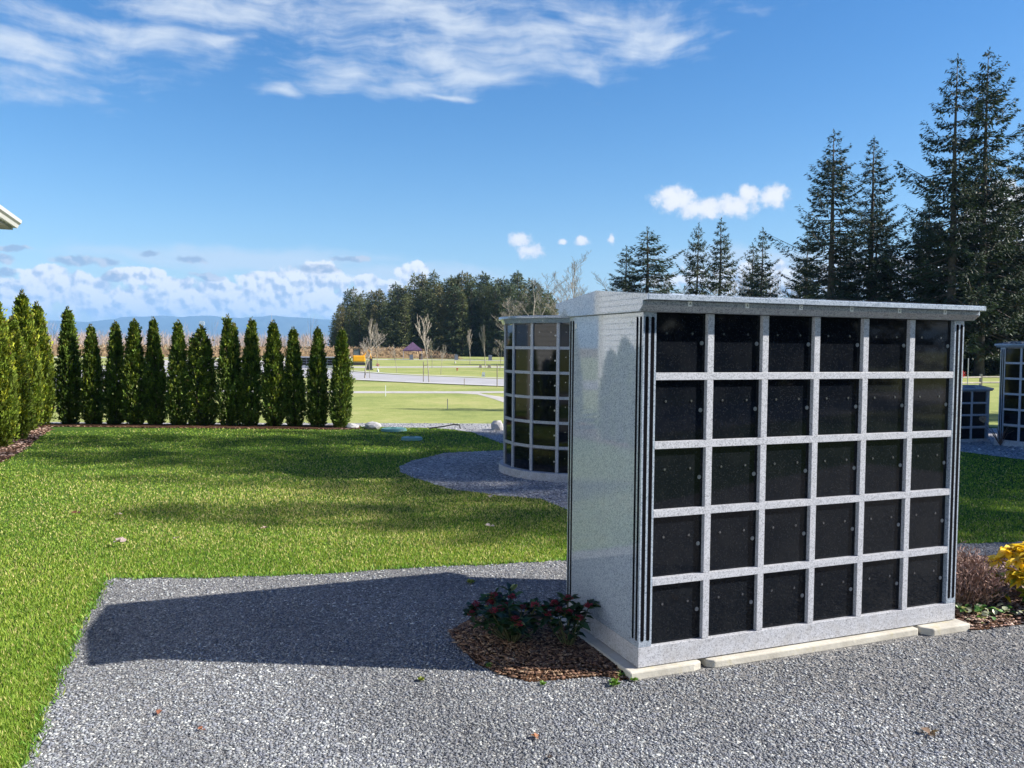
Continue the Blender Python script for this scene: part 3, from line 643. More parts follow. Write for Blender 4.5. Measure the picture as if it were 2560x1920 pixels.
# ------------------------------------------------------------------ vegetation generators (numpy)
def tri_fan(P, D, Wv, L, w, colr):
    """for every point: a kite leaf from P along D (unit) of length L, half-width w along Wv; returns verts, quads, cols"""
    a = P; b = P + D * (L * 0.45)[:, None] + Wv * w[:, None]; c = P + D * L[:, None]; d = P + D * (L * 0.45)[:, None] - Wv * w[:, None]
    V = np.stack([a, b, c, d], 1).reshape(-1, 3); n_ = len(P); Fc = np.arange(n_ * 4).reshape(n_, 4)
    return V, Fc, np.repeat(colr, 4, 0)
def unit(v): return v / (np.linalg.norm(v, axis=1)[:, None] + 1e-9)
def conifer_mesh(name, H, Rb, seed, zb=0.06, step=0.5, dens=1.0, spray=0.42, top=0.9, irregular=0.35, droop=0.18, hue=(0.026, 0.046, 0.027)):
    rg = np.random.default_rng(seed); Ps, Ds, Ws, Ls, ws, Cs = [], [], [], [], [], []
    limbs = MB(); z = zb * H
    lop = rg.uniform(0, 2 * math.pi)
    while z < H * 0.985:
        f = (z - zb * H) / (H * (1 - zb)); L0 = Rb * ((1 - f) ** top) * (0.75 + 0.25 * min(1, f * 6)) + 0.12
        nb = rg.integers(5, 8) if f < 0.85 else rg.integers(4, 6); a0 = rg.uniform(0, 6.28)
        for b in range(nb):
            az = a0 + b * 6.283 / nb + rg.uniform(-0.35, 0.35); L = L0 * rg.uniform(1 - irregular, 1.08) * (1 + 0.12 * math.cos(az - lop))
            if rg.random() < 0.10: L *= rg.uniform(1.1, 1.35)
            if f < 0.25 and rg.random() < 0.25: L *= 0.5
            rise = 0.50 * f - 0.16 + rg.uniform(-.08, .08); zz = z + rg.uniform(-0.25, 0.25) * step
            k = max(5, int(L / spray * 7.0 * dens)); t = np.sort(rg.uniform(0.10, 1.0, k)) ** 0.8
            dirh = np.array([math.cos(az), math.sin(az), 0.0]); side = np.array([-math.sin(az), math.cos(az), 0.0])
            path = lambda t_: dirh[None] * (L * t_)[:, None] + np.array([0, 0, 1.0])[None] * (zz + L * (rise * t_ - droop * np.sin(np.pi * t_) + 0.16 * t_ ** 3))[:, None]
            C = path(t)
            if L > 0.8: limbs.tube([tuple(q) for q in path(np.array([0.0, 0.5, 0.95]))], [0.02 + 0.012 * L, 0.012 + 0.006 * L, 0.006], 3, False)
            for s_ in (-1, 1):
                fwd = rg.uniform(0.35, 1.1, k)[:, None]; D = unit(dirh[None] * fwd + side[None] * s_ * rg.uniform(0.3, 1.0, k)[:, None] + np.array([0, 0, 1.0])[None] * rg.uniform(-0.9, 0.25, k)[:, None])
                LL = spray * (0.55 + 0.45 * (1 - t)) * rg.uniform(0.55, 1.25, k) * (0.55 + 0.45 * min(1, L / 1.5))
                nrm = unit(rg.normal(0, 0.5, (k, 3)) + np.array([0, 0, 1.0])); Wv = unit(np.cross(D, nrm))
                Ps.append(C + side[None] * (s_ * rg.uniform(0, 1, k) * (0.42 * L * (1.02 - t) * np.minimum(1, t * 3 + .2) + 0.04))[:, None] + rg.normal(0, 0.035, (k, 3)) - np.array([[0, 0, 1.0]]) * (rg.random(k) * 0.10 * L * (1 - t))[:, None]); Ds.append(D); Ws.append(Wv); Ls.append(LL); ws.append(LL * rg.uniform(0.11, 0.2, k))
                base = np.array(hue)[None] * rg.uniform(0.6, 1.5, k)[:, None]; tip = (t[:, None] > 0.6) * rg.random((k, 1))
                Cs.append(base * (1 - 0.4 * tip) + tip * 0.4 * np.array([[0.075, 0.09, 0.03]]))
            # tip spray and hanging sprays
            m_ = max(2, k // 3); tt = rg.uniform(0.3, 1.0, m_); C2 = path(tt); D = unit(np.stack([rg.normal(0, .35, m_), rg.normal(0, .35, m_), -np.ones(m_)], 1) + dirh[None] * 0.5)
            LL = spray * rg.uniform(0.3, 0.8, m_); Ps.append(C2); Ds.append(D); Ws.append(unit(np.cross(D, rg.normal(0, 1, (m_, 3))))); Ls.append(LL); ws.append(LL * 0.16); Cs.append(np.array(hue)[None] * rg.uniform(0.5, 1.2, m_)[:, None])
        z += step * rg.uniform(0.6, 1.35) * (1.0 if f < 0.8 else 0.6)
    # leader
    k = 14; zz = np.linspace(H * 0.965, H * 1.0, k); az = rg.uniform(0, 6.28, k); D = unit(np.stack([np.cos(az) * .5, np.sin(az) * .5, np.ones(k)], 1)); P = np.stack([np.zeros(k), np.zeros(k), zz], 1)
    LL = np.full(k, spray * 0.6); Ps.append(P); Ds.append(D); Ws.append(unit(np.cross(D, rg.normal(0, 1, (k, 3))))); Ls.append(LL); ws.append(LL * 0.12); Cs.append(np.tile(np.array(hue), (k, 1)))
    V, Fc, C = tri_fan(np.concatenate(Ps), np.concatenate(Ds), np.concatenate(Ws), np.concatenate(Ls), np.concatenate(ws), np.concatenate(Cs))
    crown = npmesh(name + '_crown', V, Fc, C)
    r0_ = 0.011 * H + 0.06; pts = [(0.05 * math.sin(i + seed), 0.05 * math.cos(i * 1.3 + seed), H * q) for i, q in enumerate((-0.01, 0.02, 0.25, 0.5, 0.75, 0.97))]
    limbs.tube(pts, [r0_ * 1.35, r0_, r0_ * 0.8, r0_ * 0.55, r0_ * 0.28, 0.02], 8)
    return crown, limbs.mesh(name + '_trunk', True)
def tree(name, meshes, loc, label, cat, group, mats, rz=0.0, sc=(1, 1, 1)):
    t = thing(name, label, cat, loc, rz, group); t.scale = sc
    meshobj('crown', meshes[0], mats[0], t); meshobj('trunk', meshes[1], mats[1], t); return t

def arbor_mesh(seed, H=2.0, Rr=0.27, leaders=1, n_=9000, hue=(0.060, 0.105, 0.020), tip_=0.55):
    """columnar arborvitae: upright plumes of flat sprays on a dark inner shell, thin wispy leaders"""
    rg = np.random.default_rng(seed); offs = [(0, 0, 1.0)] + [(rg.uniform(-1, 1) * Rr * 0.6, rg.uniform(-.4, .4) * Rr, rg.uniform(0.84, 0.95)) for _ in range(leaders - 1)]
    Ps, Ds, Ls, Cs = [], [], [], []
    def radius(t, f): return Rr * f * np.where(t < 0.10, 0.60 + t * 3.4, np.where(t < 0.40, 0.94 + 0.06 * np.sin((t - .1) * 10), 1.0 * (1 - ((t - 0.40) / 0.62).clip(0, 1) ** 1.15) ** 0.9))
    for li, (ox, oy, hf) in enumerate(offs):
        h = H * hf; f = 1 if li == 0 else 0.7
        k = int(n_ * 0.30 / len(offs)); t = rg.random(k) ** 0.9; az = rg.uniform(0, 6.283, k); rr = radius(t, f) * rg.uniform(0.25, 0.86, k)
        Ps.append(np.stack([ox + rr * np.cos(az), oy + rr * np.sin(az), t * h], 1)); Ds.append(unit(np.stack([np.cos(az), np.sin(az), np.ones(k)], 1) + rg.normal(0, .4, (k, 3)))); Ls.append(rg.uniform(.06, .11, k)); Cs.append(np.array(hue)[None] * rg.uniform(.35, .7, k)[:, None])  # inner leaves get a darker colour, painting in the shade inside the crown
        nc = int(n_ / 30 / len(offs)); tc = rg.random(nc) ** 0.85 * 0.96; ac = rg.uniform(0, 6.283, nc); m_ = 24
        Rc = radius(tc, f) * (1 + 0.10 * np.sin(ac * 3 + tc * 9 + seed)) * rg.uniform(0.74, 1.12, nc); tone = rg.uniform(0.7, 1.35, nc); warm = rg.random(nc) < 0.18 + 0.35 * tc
        out = np.stack([np.cos(ac), np.sin(ac), 0 * ac], 1); axis = unit(out * rg.uniform(.10, .55, nc)[:, None] + np.array([[0, 0, 1.0]]) + rg.normal(0, .16, (nc, 3))); PLn = rg.uniform(0.09, 0.20, nc) * (1 - .35 * tc)
        Wc = unit(np.cross(axis, rg.normal(0, 1, (nc, 3)))); B = np.stack([ox + Rc * .80 * np.cos(ac), oy + Rc * .80 * np.sin(ac), tc * h], 1)
        u = rg.random((nc, m_)) ** .8; sd = rg.uniform(-1, 1, (nc, m_)); P = B[:, None] + axis[:, None] * (PLn[:, None] * u)[..., None] + Wc[:, None] * (sd * PLn[:, None] * .34 * np.sin(np.pi * (u * .8 + .12)))[..., None] + rg.normal(0, .008, (nc, m_, 3))
        D = axis[:, None] * 1.0 + Wc[:, None] * (sd * .8)[..., None] + out[:, None] * .25 + rg.normal(0, .18, (nc, m_, 3)); Ps.append(P.reshape(-1, 3)); Ds.append(unit(D.reshape(-1, 3))); Ls.append((rg.uniform(.022, .055, (nc, m_))).ravel())
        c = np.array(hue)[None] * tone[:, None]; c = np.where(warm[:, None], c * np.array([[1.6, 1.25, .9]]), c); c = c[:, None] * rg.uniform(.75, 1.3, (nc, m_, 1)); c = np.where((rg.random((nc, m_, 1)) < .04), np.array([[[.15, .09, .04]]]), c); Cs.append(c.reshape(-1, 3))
        m2 = 90; zz = h * rg.uniform(0.90, 1.05, m2); a2 = rg.uniform(0, 6.28, m2); q = (1.06 * h - zz) * .28; Ps.append(np.stack([ox + q * np.cos(a2), oy + q * np.sin(a2), zz], 1)); Ds.append(unit(np.stack([np.cos(a2) * tip_, np.sin(a2) * tip_, np.ones(m2)], 1))); Ls.append(rg.uniform(0.025, 0.065, m2)); Cs.append(np.array([[0.13, 0.13, 0.04]]) * rg.uniform(.6, 1.3, (m2, 1)))
    P, D, L, C = map(np.concatenate, (Ps, Ds, Ls, Cs)); Wv = unit(np.cross(D, rg.normal(0, 1, (len(P), 3)))); V, Fc, C = tri_fan(P, D, Wv, L, L * rg.uniform(0.18, 0.30, len(P)), C)
    tr = MB()
    for ox, oy, hf in offs: tr.tube([(ox * .4, oy, -0.02), (ox * .6, oy, H * 0.4), (ox, oy, H * hf * 0.98)], [0.05, 0.03, 0.004], 6)
    return npmesh('arborvitae_crown', V, Fc, C), tr.mesh('arborvitae_trunk', True)

def bare_tree_mesh(name, H, seed, spread=0.5, upright=0.6, r=0.05, levels=4, kids=4, first=0.28, sides=4, minr=0.006):
    rg = random.Random(seed); mb = MB(); tm = MB()
    def grow(p, d, L, r_, lv, tgt):
        pts = [p]; n_ = 4; q = p.copy(); dd = d.copy()
        for i in range(n_):
            dd = (dd + Vector((rg.gauss(0, .09), rg.gauss(0, .09), rg.gauss(0, .05) + 0.10 * upright * (lv > 0)))).normalized(); q = q + dd * L / n_; pts.append(q.copy())
        rs = [max(minr * .7, r_ * (1 - 0.75 * i / n_)) for i in range(n_ + 1)]
        tgt.tube(pts, rs, sides if lv < 2 else 3, False)
        if lv >= levels: return
        k = kids + (3 if lv == 0 else 0)
        for j in range(k):
            t = (first if lv == 0 else 0.25) + (1 - (first if lv == 0 else 0.25)) * (j + rg.random() * .8) / k; i = min(n_ - 1, int(t * n_)); f = t * n_ - i
            b = pts[i].lerp(pts[i + 1], min(1, f)); a = rg.uniform(0, 6.283); sd = Vector((math.cos(a), math.sin(a), 0))
            nd = (dd * (0.45 + upright) + sd * spread * rg.uniform(0.6, 1.3) + Vector((0, 0, 0.25))).normalized()
            grow(b, nd, L * rg.uniform(0.42, 0.62) * (1.15 - 0.5 * t), max(minr, r_ * 0.5 * (1.1 - 0.5 * t)), lv + 1, mb)
    grow(Vector((0, 0, 0)), Vector((0, 0, 1)), H * 0.8, r, 0, tm)
    return mb.mesh(name + '_branches', False), tm.mesh(name + '_trunk', True)

# ------------------------------------------------------------------ hedge rows
random.seed(11)
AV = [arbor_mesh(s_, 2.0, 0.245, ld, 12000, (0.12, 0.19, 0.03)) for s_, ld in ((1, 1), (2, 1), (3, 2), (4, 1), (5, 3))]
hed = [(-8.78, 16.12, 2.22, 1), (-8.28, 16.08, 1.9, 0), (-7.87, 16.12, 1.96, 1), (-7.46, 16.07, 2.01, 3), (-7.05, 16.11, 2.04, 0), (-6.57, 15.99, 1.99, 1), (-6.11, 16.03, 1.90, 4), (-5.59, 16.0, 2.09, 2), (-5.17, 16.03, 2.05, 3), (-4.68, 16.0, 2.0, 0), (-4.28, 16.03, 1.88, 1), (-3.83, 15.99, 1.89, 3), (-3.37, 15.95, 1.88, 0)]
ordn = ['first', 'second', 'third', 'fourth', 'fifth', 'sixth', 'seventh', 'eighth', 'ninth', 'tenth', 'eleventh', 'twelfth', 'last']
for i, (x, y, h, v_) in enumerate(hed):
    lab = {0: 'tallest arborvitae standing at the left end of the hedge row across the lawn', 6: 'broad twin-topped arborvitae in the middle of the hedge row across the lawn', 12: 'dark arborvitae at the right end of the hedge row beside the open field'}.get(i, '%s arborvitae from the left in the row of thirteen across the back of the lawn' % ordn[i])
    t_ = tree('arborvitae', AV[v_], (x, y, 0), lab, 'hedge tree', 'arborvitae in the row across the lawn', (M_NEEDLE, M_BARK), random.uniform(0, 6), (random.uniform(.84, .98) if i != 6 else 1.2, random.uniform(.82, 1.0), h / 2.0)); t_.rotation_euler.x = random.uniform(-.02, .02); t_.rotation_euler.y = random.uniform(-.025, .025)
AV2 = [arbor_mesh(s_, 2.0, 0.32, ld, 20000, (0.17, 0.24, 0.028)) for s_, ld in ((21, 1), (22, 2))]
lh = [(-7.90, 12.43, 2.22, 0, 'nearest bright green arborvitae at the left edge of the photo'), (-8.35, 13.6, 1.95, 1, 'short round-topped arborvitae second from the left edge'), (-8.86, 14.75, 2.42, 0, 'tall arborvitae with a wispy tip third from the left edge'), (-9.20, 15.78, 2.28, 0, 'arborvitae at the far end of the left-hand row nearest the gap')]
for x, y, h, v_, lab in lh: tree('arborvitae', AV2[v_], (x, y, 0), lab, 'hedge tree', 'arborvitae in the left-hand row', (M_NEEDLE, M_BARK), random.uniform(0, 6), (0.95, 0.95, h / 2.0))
for i_ in range(15):
    x, y, h = -7.20 + 0.205 * i_, 10.75 - 0.485 * i_, (1.55, 1.75, 1.62, 1.85, 1.7)[i_ % 5]
    tree('arborvitae', AV[i_ % 2], (x, y, 0), 'arborvitae beside the building wall seen only mirrored in the polished granite', 'hedge tree', 'arborvitae mirrored in the granite', (M_NEEDLE, M_BARK), random.uniform(0, 6), (0.85, 0.85, h / 2.03))

# ------------------------------------------------------------------ big firs on the right
CF = {k_: conifer_mesh('fir', 20, R_, s_, zb=zb_, step=0.72, dens=1.55, spray=0.40, top=tp_, irregular=ir_) for k_, (R_, s_, zb_, tp_, ir_) in
      dict(a=(5.0, 31, 0.10, 0.80, 0.5), b=(5.2, 32, 0.10, 0.85, 0.55), c=(5.4, 33, 0.06, 0.88, 0.5), d=(4.5, 34, 0.05, 0.85, 0.45)).items()}
CS = {k_: conifer_mesh('small_fir', 12, R_, s_, zb=0.05, step=0.50, dens=1.4, spray=0.38, top=0.85, irregular=0.45, hue=(0.034, 0.056, 0.024)) for k_, (R_, s_) in
      dict(e=(3.0, 41), f=(2.6, 42), g=(3.6, 43)).items()}
def fir(key, x, y, h, lab, group=None, w=1.0, rz=None, base=20.0, src=CF, name='fir_tree'):
    s_ = h / base; return tree(name, src[key], (x, y, -0.03), lab, 'conifer', group, (M_NEEDLE, M_BARK), random.uniform(0, 6) if rz is None else rz, (s_ * w, s_ * w, s_))
fir('a', 32.4, 56.6, 22.3, 'tallest dark fir with a bare mossy trunk near the right edge', w=1.1)
fir('b', 29.97, 55.96, 21.6, 'tall fir with long drooping limbs just left of the tallest fir', w=1.15)
fir('c', 23.92, 61.64, 18.1, 'broad fir rising directly above the middle of the big columbarium cap', w=1.42)
fir('d', 27.4, 62.74, 17.9, 'slender fir between the broad fir and the tall pair', w=1.3)
fir('c', 29.0, 65.5, 14.5, 'dense shorter fir low between the slender fir and the tall pair', w=1.0)
fir('b', 36.4, 57.5, 19.5, 'fir cut off by the right edge of the photo', w=1.15)
fir('d', 34.6, 60.5, 17.0, 'fir half hidden behind the tallest one towards the right edge', w=1.2)
fir('e', 25.2, 82.9, 13.9, 'small sparse fir with open branches standing alone against the pale sky', base=12, src=CS, w=1.05)
fir('f', 20.45, 80.9, 14.5, 'narrow fir, right one of the close pair beyond the cap', base=12, src=CS, w=1.15)
fir('g', 18.05, 79.94, 13.9, 'dark fir, left one of the close pair beyond the cap', base=12, src=CS, w=0.9)
fir('g', 12.75, 77.76, 13.1, 'wide bushy fir just right of the gabled end of the cap', base=12, src=CS, w=1.75)
fir('e', 10.6, 76.92, 11.2, 'low side top leaning on the wide bushy fir by the cap end', base=12, src=CS, w=1.6)
rg_ = random.Random(5)
for i in range(16):
    x = 26 + i * 2.8 + rg_.uniform(-1, 1); y = 78 + rg_.uniform(0, 16); fir(rg_.choice('ceg' if False else 'eg'), x, y, rg_.uniform(9.5, 14), 'one of the dark firs filling the gaps behind the tall firs on the right', 'firs filling in behind the tall firs', w=1.25, base=12, src=CS)
for x, y, h in ((30.5, 60.5, 11.5), (34, 62, 12), (25.8, 64.5, 10.5), (38, 63, 13), (32.2, 63.5, 13.5), (28.2, 61.0, 9.5), (36.2, 60.8, 12.5)):
    fir('g', x, y, h, 'one of the low dark firs between the trunks of the tall firs', 'low firs between the tall trunks', w=1.35, base=12, src=CS)
# firs out of frame on the right whose shadows fall on the lawn
for key, x, y, h, w in (('c', 27.7, 7.45, 22.5, 0.75), ('d', 26.6, 5.70, 20.8, 1.2), ('a', 26.0, 9.3, 23.5, 0.9), ('b', 25.0, 11.3, 24.0, 1.0), ('c', 23.5, 13.2, 19.5, 0.8), ('a', 20.5, 12.6, 17.0, 1.0), ('d', 24.0, 19.6, 18.5, 0.8), ('b', 30.5, 15.6, 21.0, 0.9), ('c', 21.0, 16.0, 13.5, 0.8)):
    fir(key, x, y, h, 'fir beyond the right edge that shades the lawn', 'firs beyond the right edge', w=w)

for i, (x, y, h) in enumerate(((25, -6.5, 20), (29, -9, 24), (26, -12.5, 22), (30, -16, 25), (25, -18.5, 21), (27, -24, 24), (22, -27, 20), (17, -31, 22), (33, -21, 26), (11, -33, 22), (32, -12, 26))):
    fir('abcd'[i % 4], x, y, h, 'fir behind the photographer seen only as a dark reflection in the doors', 'firs mirrored in the black doors', w=1.25)
sheet('driveway', [(-20, -12), (-20, -5.5), (6, -3.2), (40, -3.0), (40, -7.0), (6, -8.0)], -0.02, M_ROAD)

# ------------------------------------------------------------------ forest beyond the field
FO = [conifer_mesh('wood_fir', 15, r_, s_, zb=0.03, step=0.62, dens=0.65, spray=0.85, top=0.47, irregular=0.32, droop=0.05, hue=h_) for r_, s_, h_ in
      ((3.1, 51, (0.085, 0.105, 0.042)), (2.8, 52, (0.11, 0.125, 0.046)), (3.3, 53, (0.065, 0.092, 0.046)), (2.9, 54, (0.15, 0.135, 0.056)))]
fp = [(-34.07, 5.3), (-32.77, 10.8), (-30.88, 12.3), (-29.59, 13.2), (-27.46, 11.61), (-25.57, 11.85), (-24.43, 13.22), (-21.85, 13.85), (-20.11, 14.54), (-16.78, 15.25), (-13.52, 15.95), (-10.87, 15.53), (-8.9, 15.69), (-4.27, 15.13), (-2.07, 14.47), (-0.34, 16.37), (2.86, 14.51), (5.88, 13.3), (8.18, 10)]
rg_ = random.Random(9); FL = 'one of the dark evergreens massed in the wood beyond the field and tent'
for row, (yy, k_, hf) in enumerate(((150, 30, 0.88), (157, 30, 1.0), (165, 24, 1.02))):
    for i in range(k_):
        x155 = -34.5 + 43.5 * (i + rg_.uniform(0.1, 0.9)) / k_; y = yy + rg_.uniform(-2.5, 2.5); x = x155 * y / 155
        h = np.interp(x155, [p[0] for p in fp], [p[1] for p in fp]) * hf * rg_.uniform(0.86, 1.04); h = 1.6 + (h - 1.6) * y / 155
        m_ = rg_.randrange(4); s_ = h / 15; tree('evergreen_tree', FO[m_], (x, y, -0.03), FL, 'conifer', 'evergreens of the far wood', (M_NEEDLE, M_BARK), rg_.uniform(0, 6), (s_ * rg_.uniform(.9, 1.2), s_ * rg_.uniform(.9, 1.2), s_))

# bare winter trees
BT = [bare_tree_mesh('bare', 10, s_, sp_, up_, 0.12, 4, 5, 0.2, 5, 0.010) for s_, sp_, up_ in ((61, 0.85, 0.45), (62, 0.95, 0.35))]
def bare(m_, x, y, h, lab, cat='bare tree', group=None, w=1.0, base=10.0, name='bare_tree', mt=M_BARKP):
    s_ = h / base; t = thing(name, lab, cat, (x, y, -0.03), random.uniform(0, 6), group); t.scale = (s_ * w, s_ * w, s_)
    meshobj('crown', m_[0], mt, t); meshobj('trunk', m_[1], mt, t); return t
bare(BT[0], 9.75, 110, 13.4, 'tall pale leafless tree fanning out just left of the cap end')
bare(BT[1], 6.49, 110, 10.9, 'thin leafless tree between the round columbarium and the tall bare tree')
bare(BT[0], 11.9, 112, 10.8, 'leafless tree half hidden behind the gabled cap end')
bare(BT[1], 2.5, 118, 12.2, 'pale leafless tree in front of the wood above the round columbarium', w=1.2)
bare(BT[0], 0.2, 116, 8.0, 'low branching bare tree at the foot of the wood above the round columbarium', w=1.3)
rg_ = random.Random(4)
for i in range(12):
    x = 14.5 + i * 1.9; bare(BT[i % 2], x, 104 + rg_.uniform(-5, 5), rg_.uniform(9, 11.5), 'one of the pale leafless trees fringing the skyline behind the firs', group='pale leafless trees behind the firs', w=1.1)
YT = {'wide': bare_tree_mesh('young', 3, 71, 0.95, 0.3, 0.035, 3, 4, 0.35, 4, 0.010), 'slim': bare_tree_mesh('young', 3, 72, 0.65, 0.6, 0.026, 3, 4, 0.45, 4, 0.010),
      'col': bare_tree_mesh('columnar', 3, 73, 0.30, 1.3, 0.04, 3, 8, 0.28, 4, 0.008), 'tiny': bare_tree_mesh('young', 2, 74, 0.5, 0.8, 0.022, 2, 4, 0.5, 4, 0.010)}
def yt(k_, x, y, h, lab, w=1.0): return bare(YT[k_], x, y, h, lab, 'young tree', 'young leafless trees in the field', w, 2.0 if k_ == 'tiny' else 3.0, 'young_tree')
yt('wide', -7.65, 42.27, 2.6, 'crooked young leafless tree with wide limbs beside the road', 1.25)
yt('slim', -7.40, 42.31, 2.0, 'straight young sapling close beside the crooked one by the road')
yt('col', -14.93, 85.95, 4.0, 'pale columnar leafless tree behind the crooked roadside one', 0.9)
yt('col', -14.0, 84.5, 3.6, 'shorter columnar leafless tree touching the pale columnar one')
yt('slim', -3.88, 38.02, 2.95, 'tallest young tree tied to a stake at the road edge', 1.0)
yt('wide', -6.34, 64.43, 2.45, 'forked young leafless tree right of the tent', 0.9)
yt('tiny', -7.16, 50.63, 1.75, 'thin whip-like young tree left of the tent')
yt('tiny', -4.3, 49.07, 1.75, 'thin forked young tree midway to the grey headstone')
yt('col', -3.98, 76.79, 2.95, 'left one of the two flame-shaped leafless trees before the wood', 1.0)
yt('col', -2.2, 67.05, 3.1, 'right and taller one of the two flame-shaped leafless trees', 1.0)
yt('wide', -0.9, 60, 2.4, 'pale spreading leafless tree against the round columbarium edge', 1.1)

def winter_band():
    """far thicket of bare trees on the left horizon: one mass"""
    rg = np.random.default_rng(8); Ps, Ds, Ls, ws, Cs = [], [], [], [], []
    nt = 1500; X = rg.uniform(-270, -30, nt); Y = rg.uniform(255, 340, nt); Hh = rg.uniform(3.6, 7.2, nt) * (1 + 0.9 * (rg.random(nt) < 0.03)); k = 34
    for i in range(nt):
        t = rg.random(k); a = rg.uniform(0, 6.28, k); sp_ = Hh[i] * 0.22
        P = np.stack([X[i] + sp_ * 0.5 * t * np.cos(a), Y[i] + sp_ * .5 * t * np.sin(a), Hh[i] * t * 0.75], 1)
        D = unit(np.stack([np.cos(a) * .45, np.sin(a) * .45, np.ones(k)], 1)); Ps.append(P); Ds.append(D); Ls.append(Hh[i] * rg.uniform(.15, .4, k)); ws.append(np.full(k, 0.032)); Cs.append(np.tile(np.array([[0.40, 0.30, 0.26]]) * rg.uniform(.8, 1.2), (k, 1)))
        Ps.append(np.array([[X[i], Y[i], 0]])); Ds.append(np.array([[0, 0, 1.0]])); Ls.append(np.array([Hh[i]])); ws.append(np.array([0.09])); Cs.append(np.array([[0.30, 0.24, 0.2]]))
    P, D, L, w, C = map(np.concatenate, (Ps, Ds, Ls, ws, Cs)); Wv = unit(np.cross(D, rg.normal(0, 1, (len(P), 3)))); V, Fc, C = tri_fan(P, D, Wv, L, w, C)
    o = meshobj('distant_woods', npmesh('distant_woods', V, Fc, C), M_TWIG); tag(o, 'brown leafless thicket along the far horizon on the left', 'woods', kind='stuff')
winter_band()
def berm_tufts():
    rg = np.random.default_rng(18); k = 9000; f = rg.random(k); x = -125 + 117 * f; y = 101 + 17 * f + rg.uniform(-0.2, 6.5, k)
    gy = (y - (101 + 17 * f)) / 7; z = 1.35 * np.sin(np.pi * gy.clip(0.02, .98)) ** .6 * np.minimum(1, (1 - f) / 0.055) ** .8 - 0.05
    D = unit(np.stack([rg.normal(0, .35, k), rg.normal(0, .35, k), np.ones(k)], 1)); L = rg.uniform(0.15, 0.55, k); Wv = unit(np.cross(D, rg.normal(0, 1, (k, 3))))
    C = np.array([[0.27, 0.19, 0.11]]) * rg.uniform(.45, 1.5, (k, 1)); V, Fc, C = tri_fan(np.stack([x, y, z], 1), D, Wv, L, L * .16, C)
    o = meshobj('dry_grass', npmesh('dry_grass', V, Fc, C), M_TWIG); tag(o, 'dry brown grass covering the far embankment', 'grass', kind='stuff')
berm_tufts()

# ------------------------------------------------------------------ lawn blades, stones, chips
GHOLES = [GP, GR, GT, MUL_L, MUL_H]
def grass():
    rg = np.random.default_rng(7); n_ = 1200000
    th = rg.uniform(R(-47), R(44), n_); inv = rg.uniform(1 / 17.0, 1 / 2.3, n_); d = 1 / inv
    x, y = d * np.sin(th), d * np.cos(th); ok = (y > 1.6) & (y < 17.0) & (x > -9.6) & (x < 13) & ~((y > 16.6) & (x < -0.2))
    for p in GHOLES: ok &= ~inpoly(x, y, p)
    ok &= ~((x - -2.25) ** 2 / .18 ** 2 + (y - 15.5) ** 2 / .3 ** 2 < 1)
    x, y, d = x[ok], y[ok], d[ok]; k = len(x)
    nz = lambda s_, a, b: np.sin(x * s_ + a + 1.3 * np.sin(y * s_ * .7 + b)) * np.sin(y * s_ * 1.1 + b + 1.1 * np.sin(x * s_ * .8 + a))
    patch = 0.5 + 0.25 * nz(1.1, 0.3, 1.7) + 0.18 * nz(2.7, 2.2, .4) + 0.12 * nz(6.1, 1.1, 3.3)
    dry = (np.exp(-((y - 8.4) / 2.2) ** 2) * np.exp(-((x + 0.6) / 3.4) ** 2) * 0.62 + 0.12) * (0.6 + 0.8 * patch)
    h = rg.uniform(0.010, 0.024, k) * (0.85 + 0.3 * patch); w = 0.0006 * np.maximum(d, 2.2) * rg.uniform(0.8, 1.5, k)
    a = rg.uniform(0, 6.283, k); lean = rg.uniform(0.1, 0.95, k)
    D = unit(np.stack([np.cos(a) * lean, np.sin(a) * lean, np.ones(k)], 1)); b = rg.uniform(0, 6.283, k); Wv = np.stack([np.cos(b), np.sin(b), np.zeros(k)], 1) * w[:, None]
    P = np.stack([x, y, np.zeros(k)], 1); tip = P + D * (h * rg.uniform(.9, 1.4, k))[:, None]
    V = np.stack([P - Wv, P + Wv, tip], 1).reshape(-1, 3); Fc = np.arange(3 * k).reshape(k, 3)
    g1, g2, g3 = np.array([[0.14, 0.27, 0.030]]), np.array([[0.33, 0.42, 0.065]]), np.array([[0.62, 0.56, 0.24]])
    m1 = rg.random((k, 1)) * (0.45 + 0.9 * patch[:, None]).clip(0, 1.2); c = g1 * (1 - m1.clip(0, 1)) + g2 * m1.clip(0, 1); c = np.where(rg.random((k, 1)) < dry[:, None] * 0.75, g3 * rg.uniform(.6, 1.1, (k, 1)), c) * rg.uniform(.75, 1.2, (k, 1))
    cc = np.repeat(c, 3, 0); o = meshobj('grass', npmesh('grass', V, Fc, cc), M_BLADE); tag(o, 'short mown green grass of the lawn', 'grass', kind='stuff')
grass()
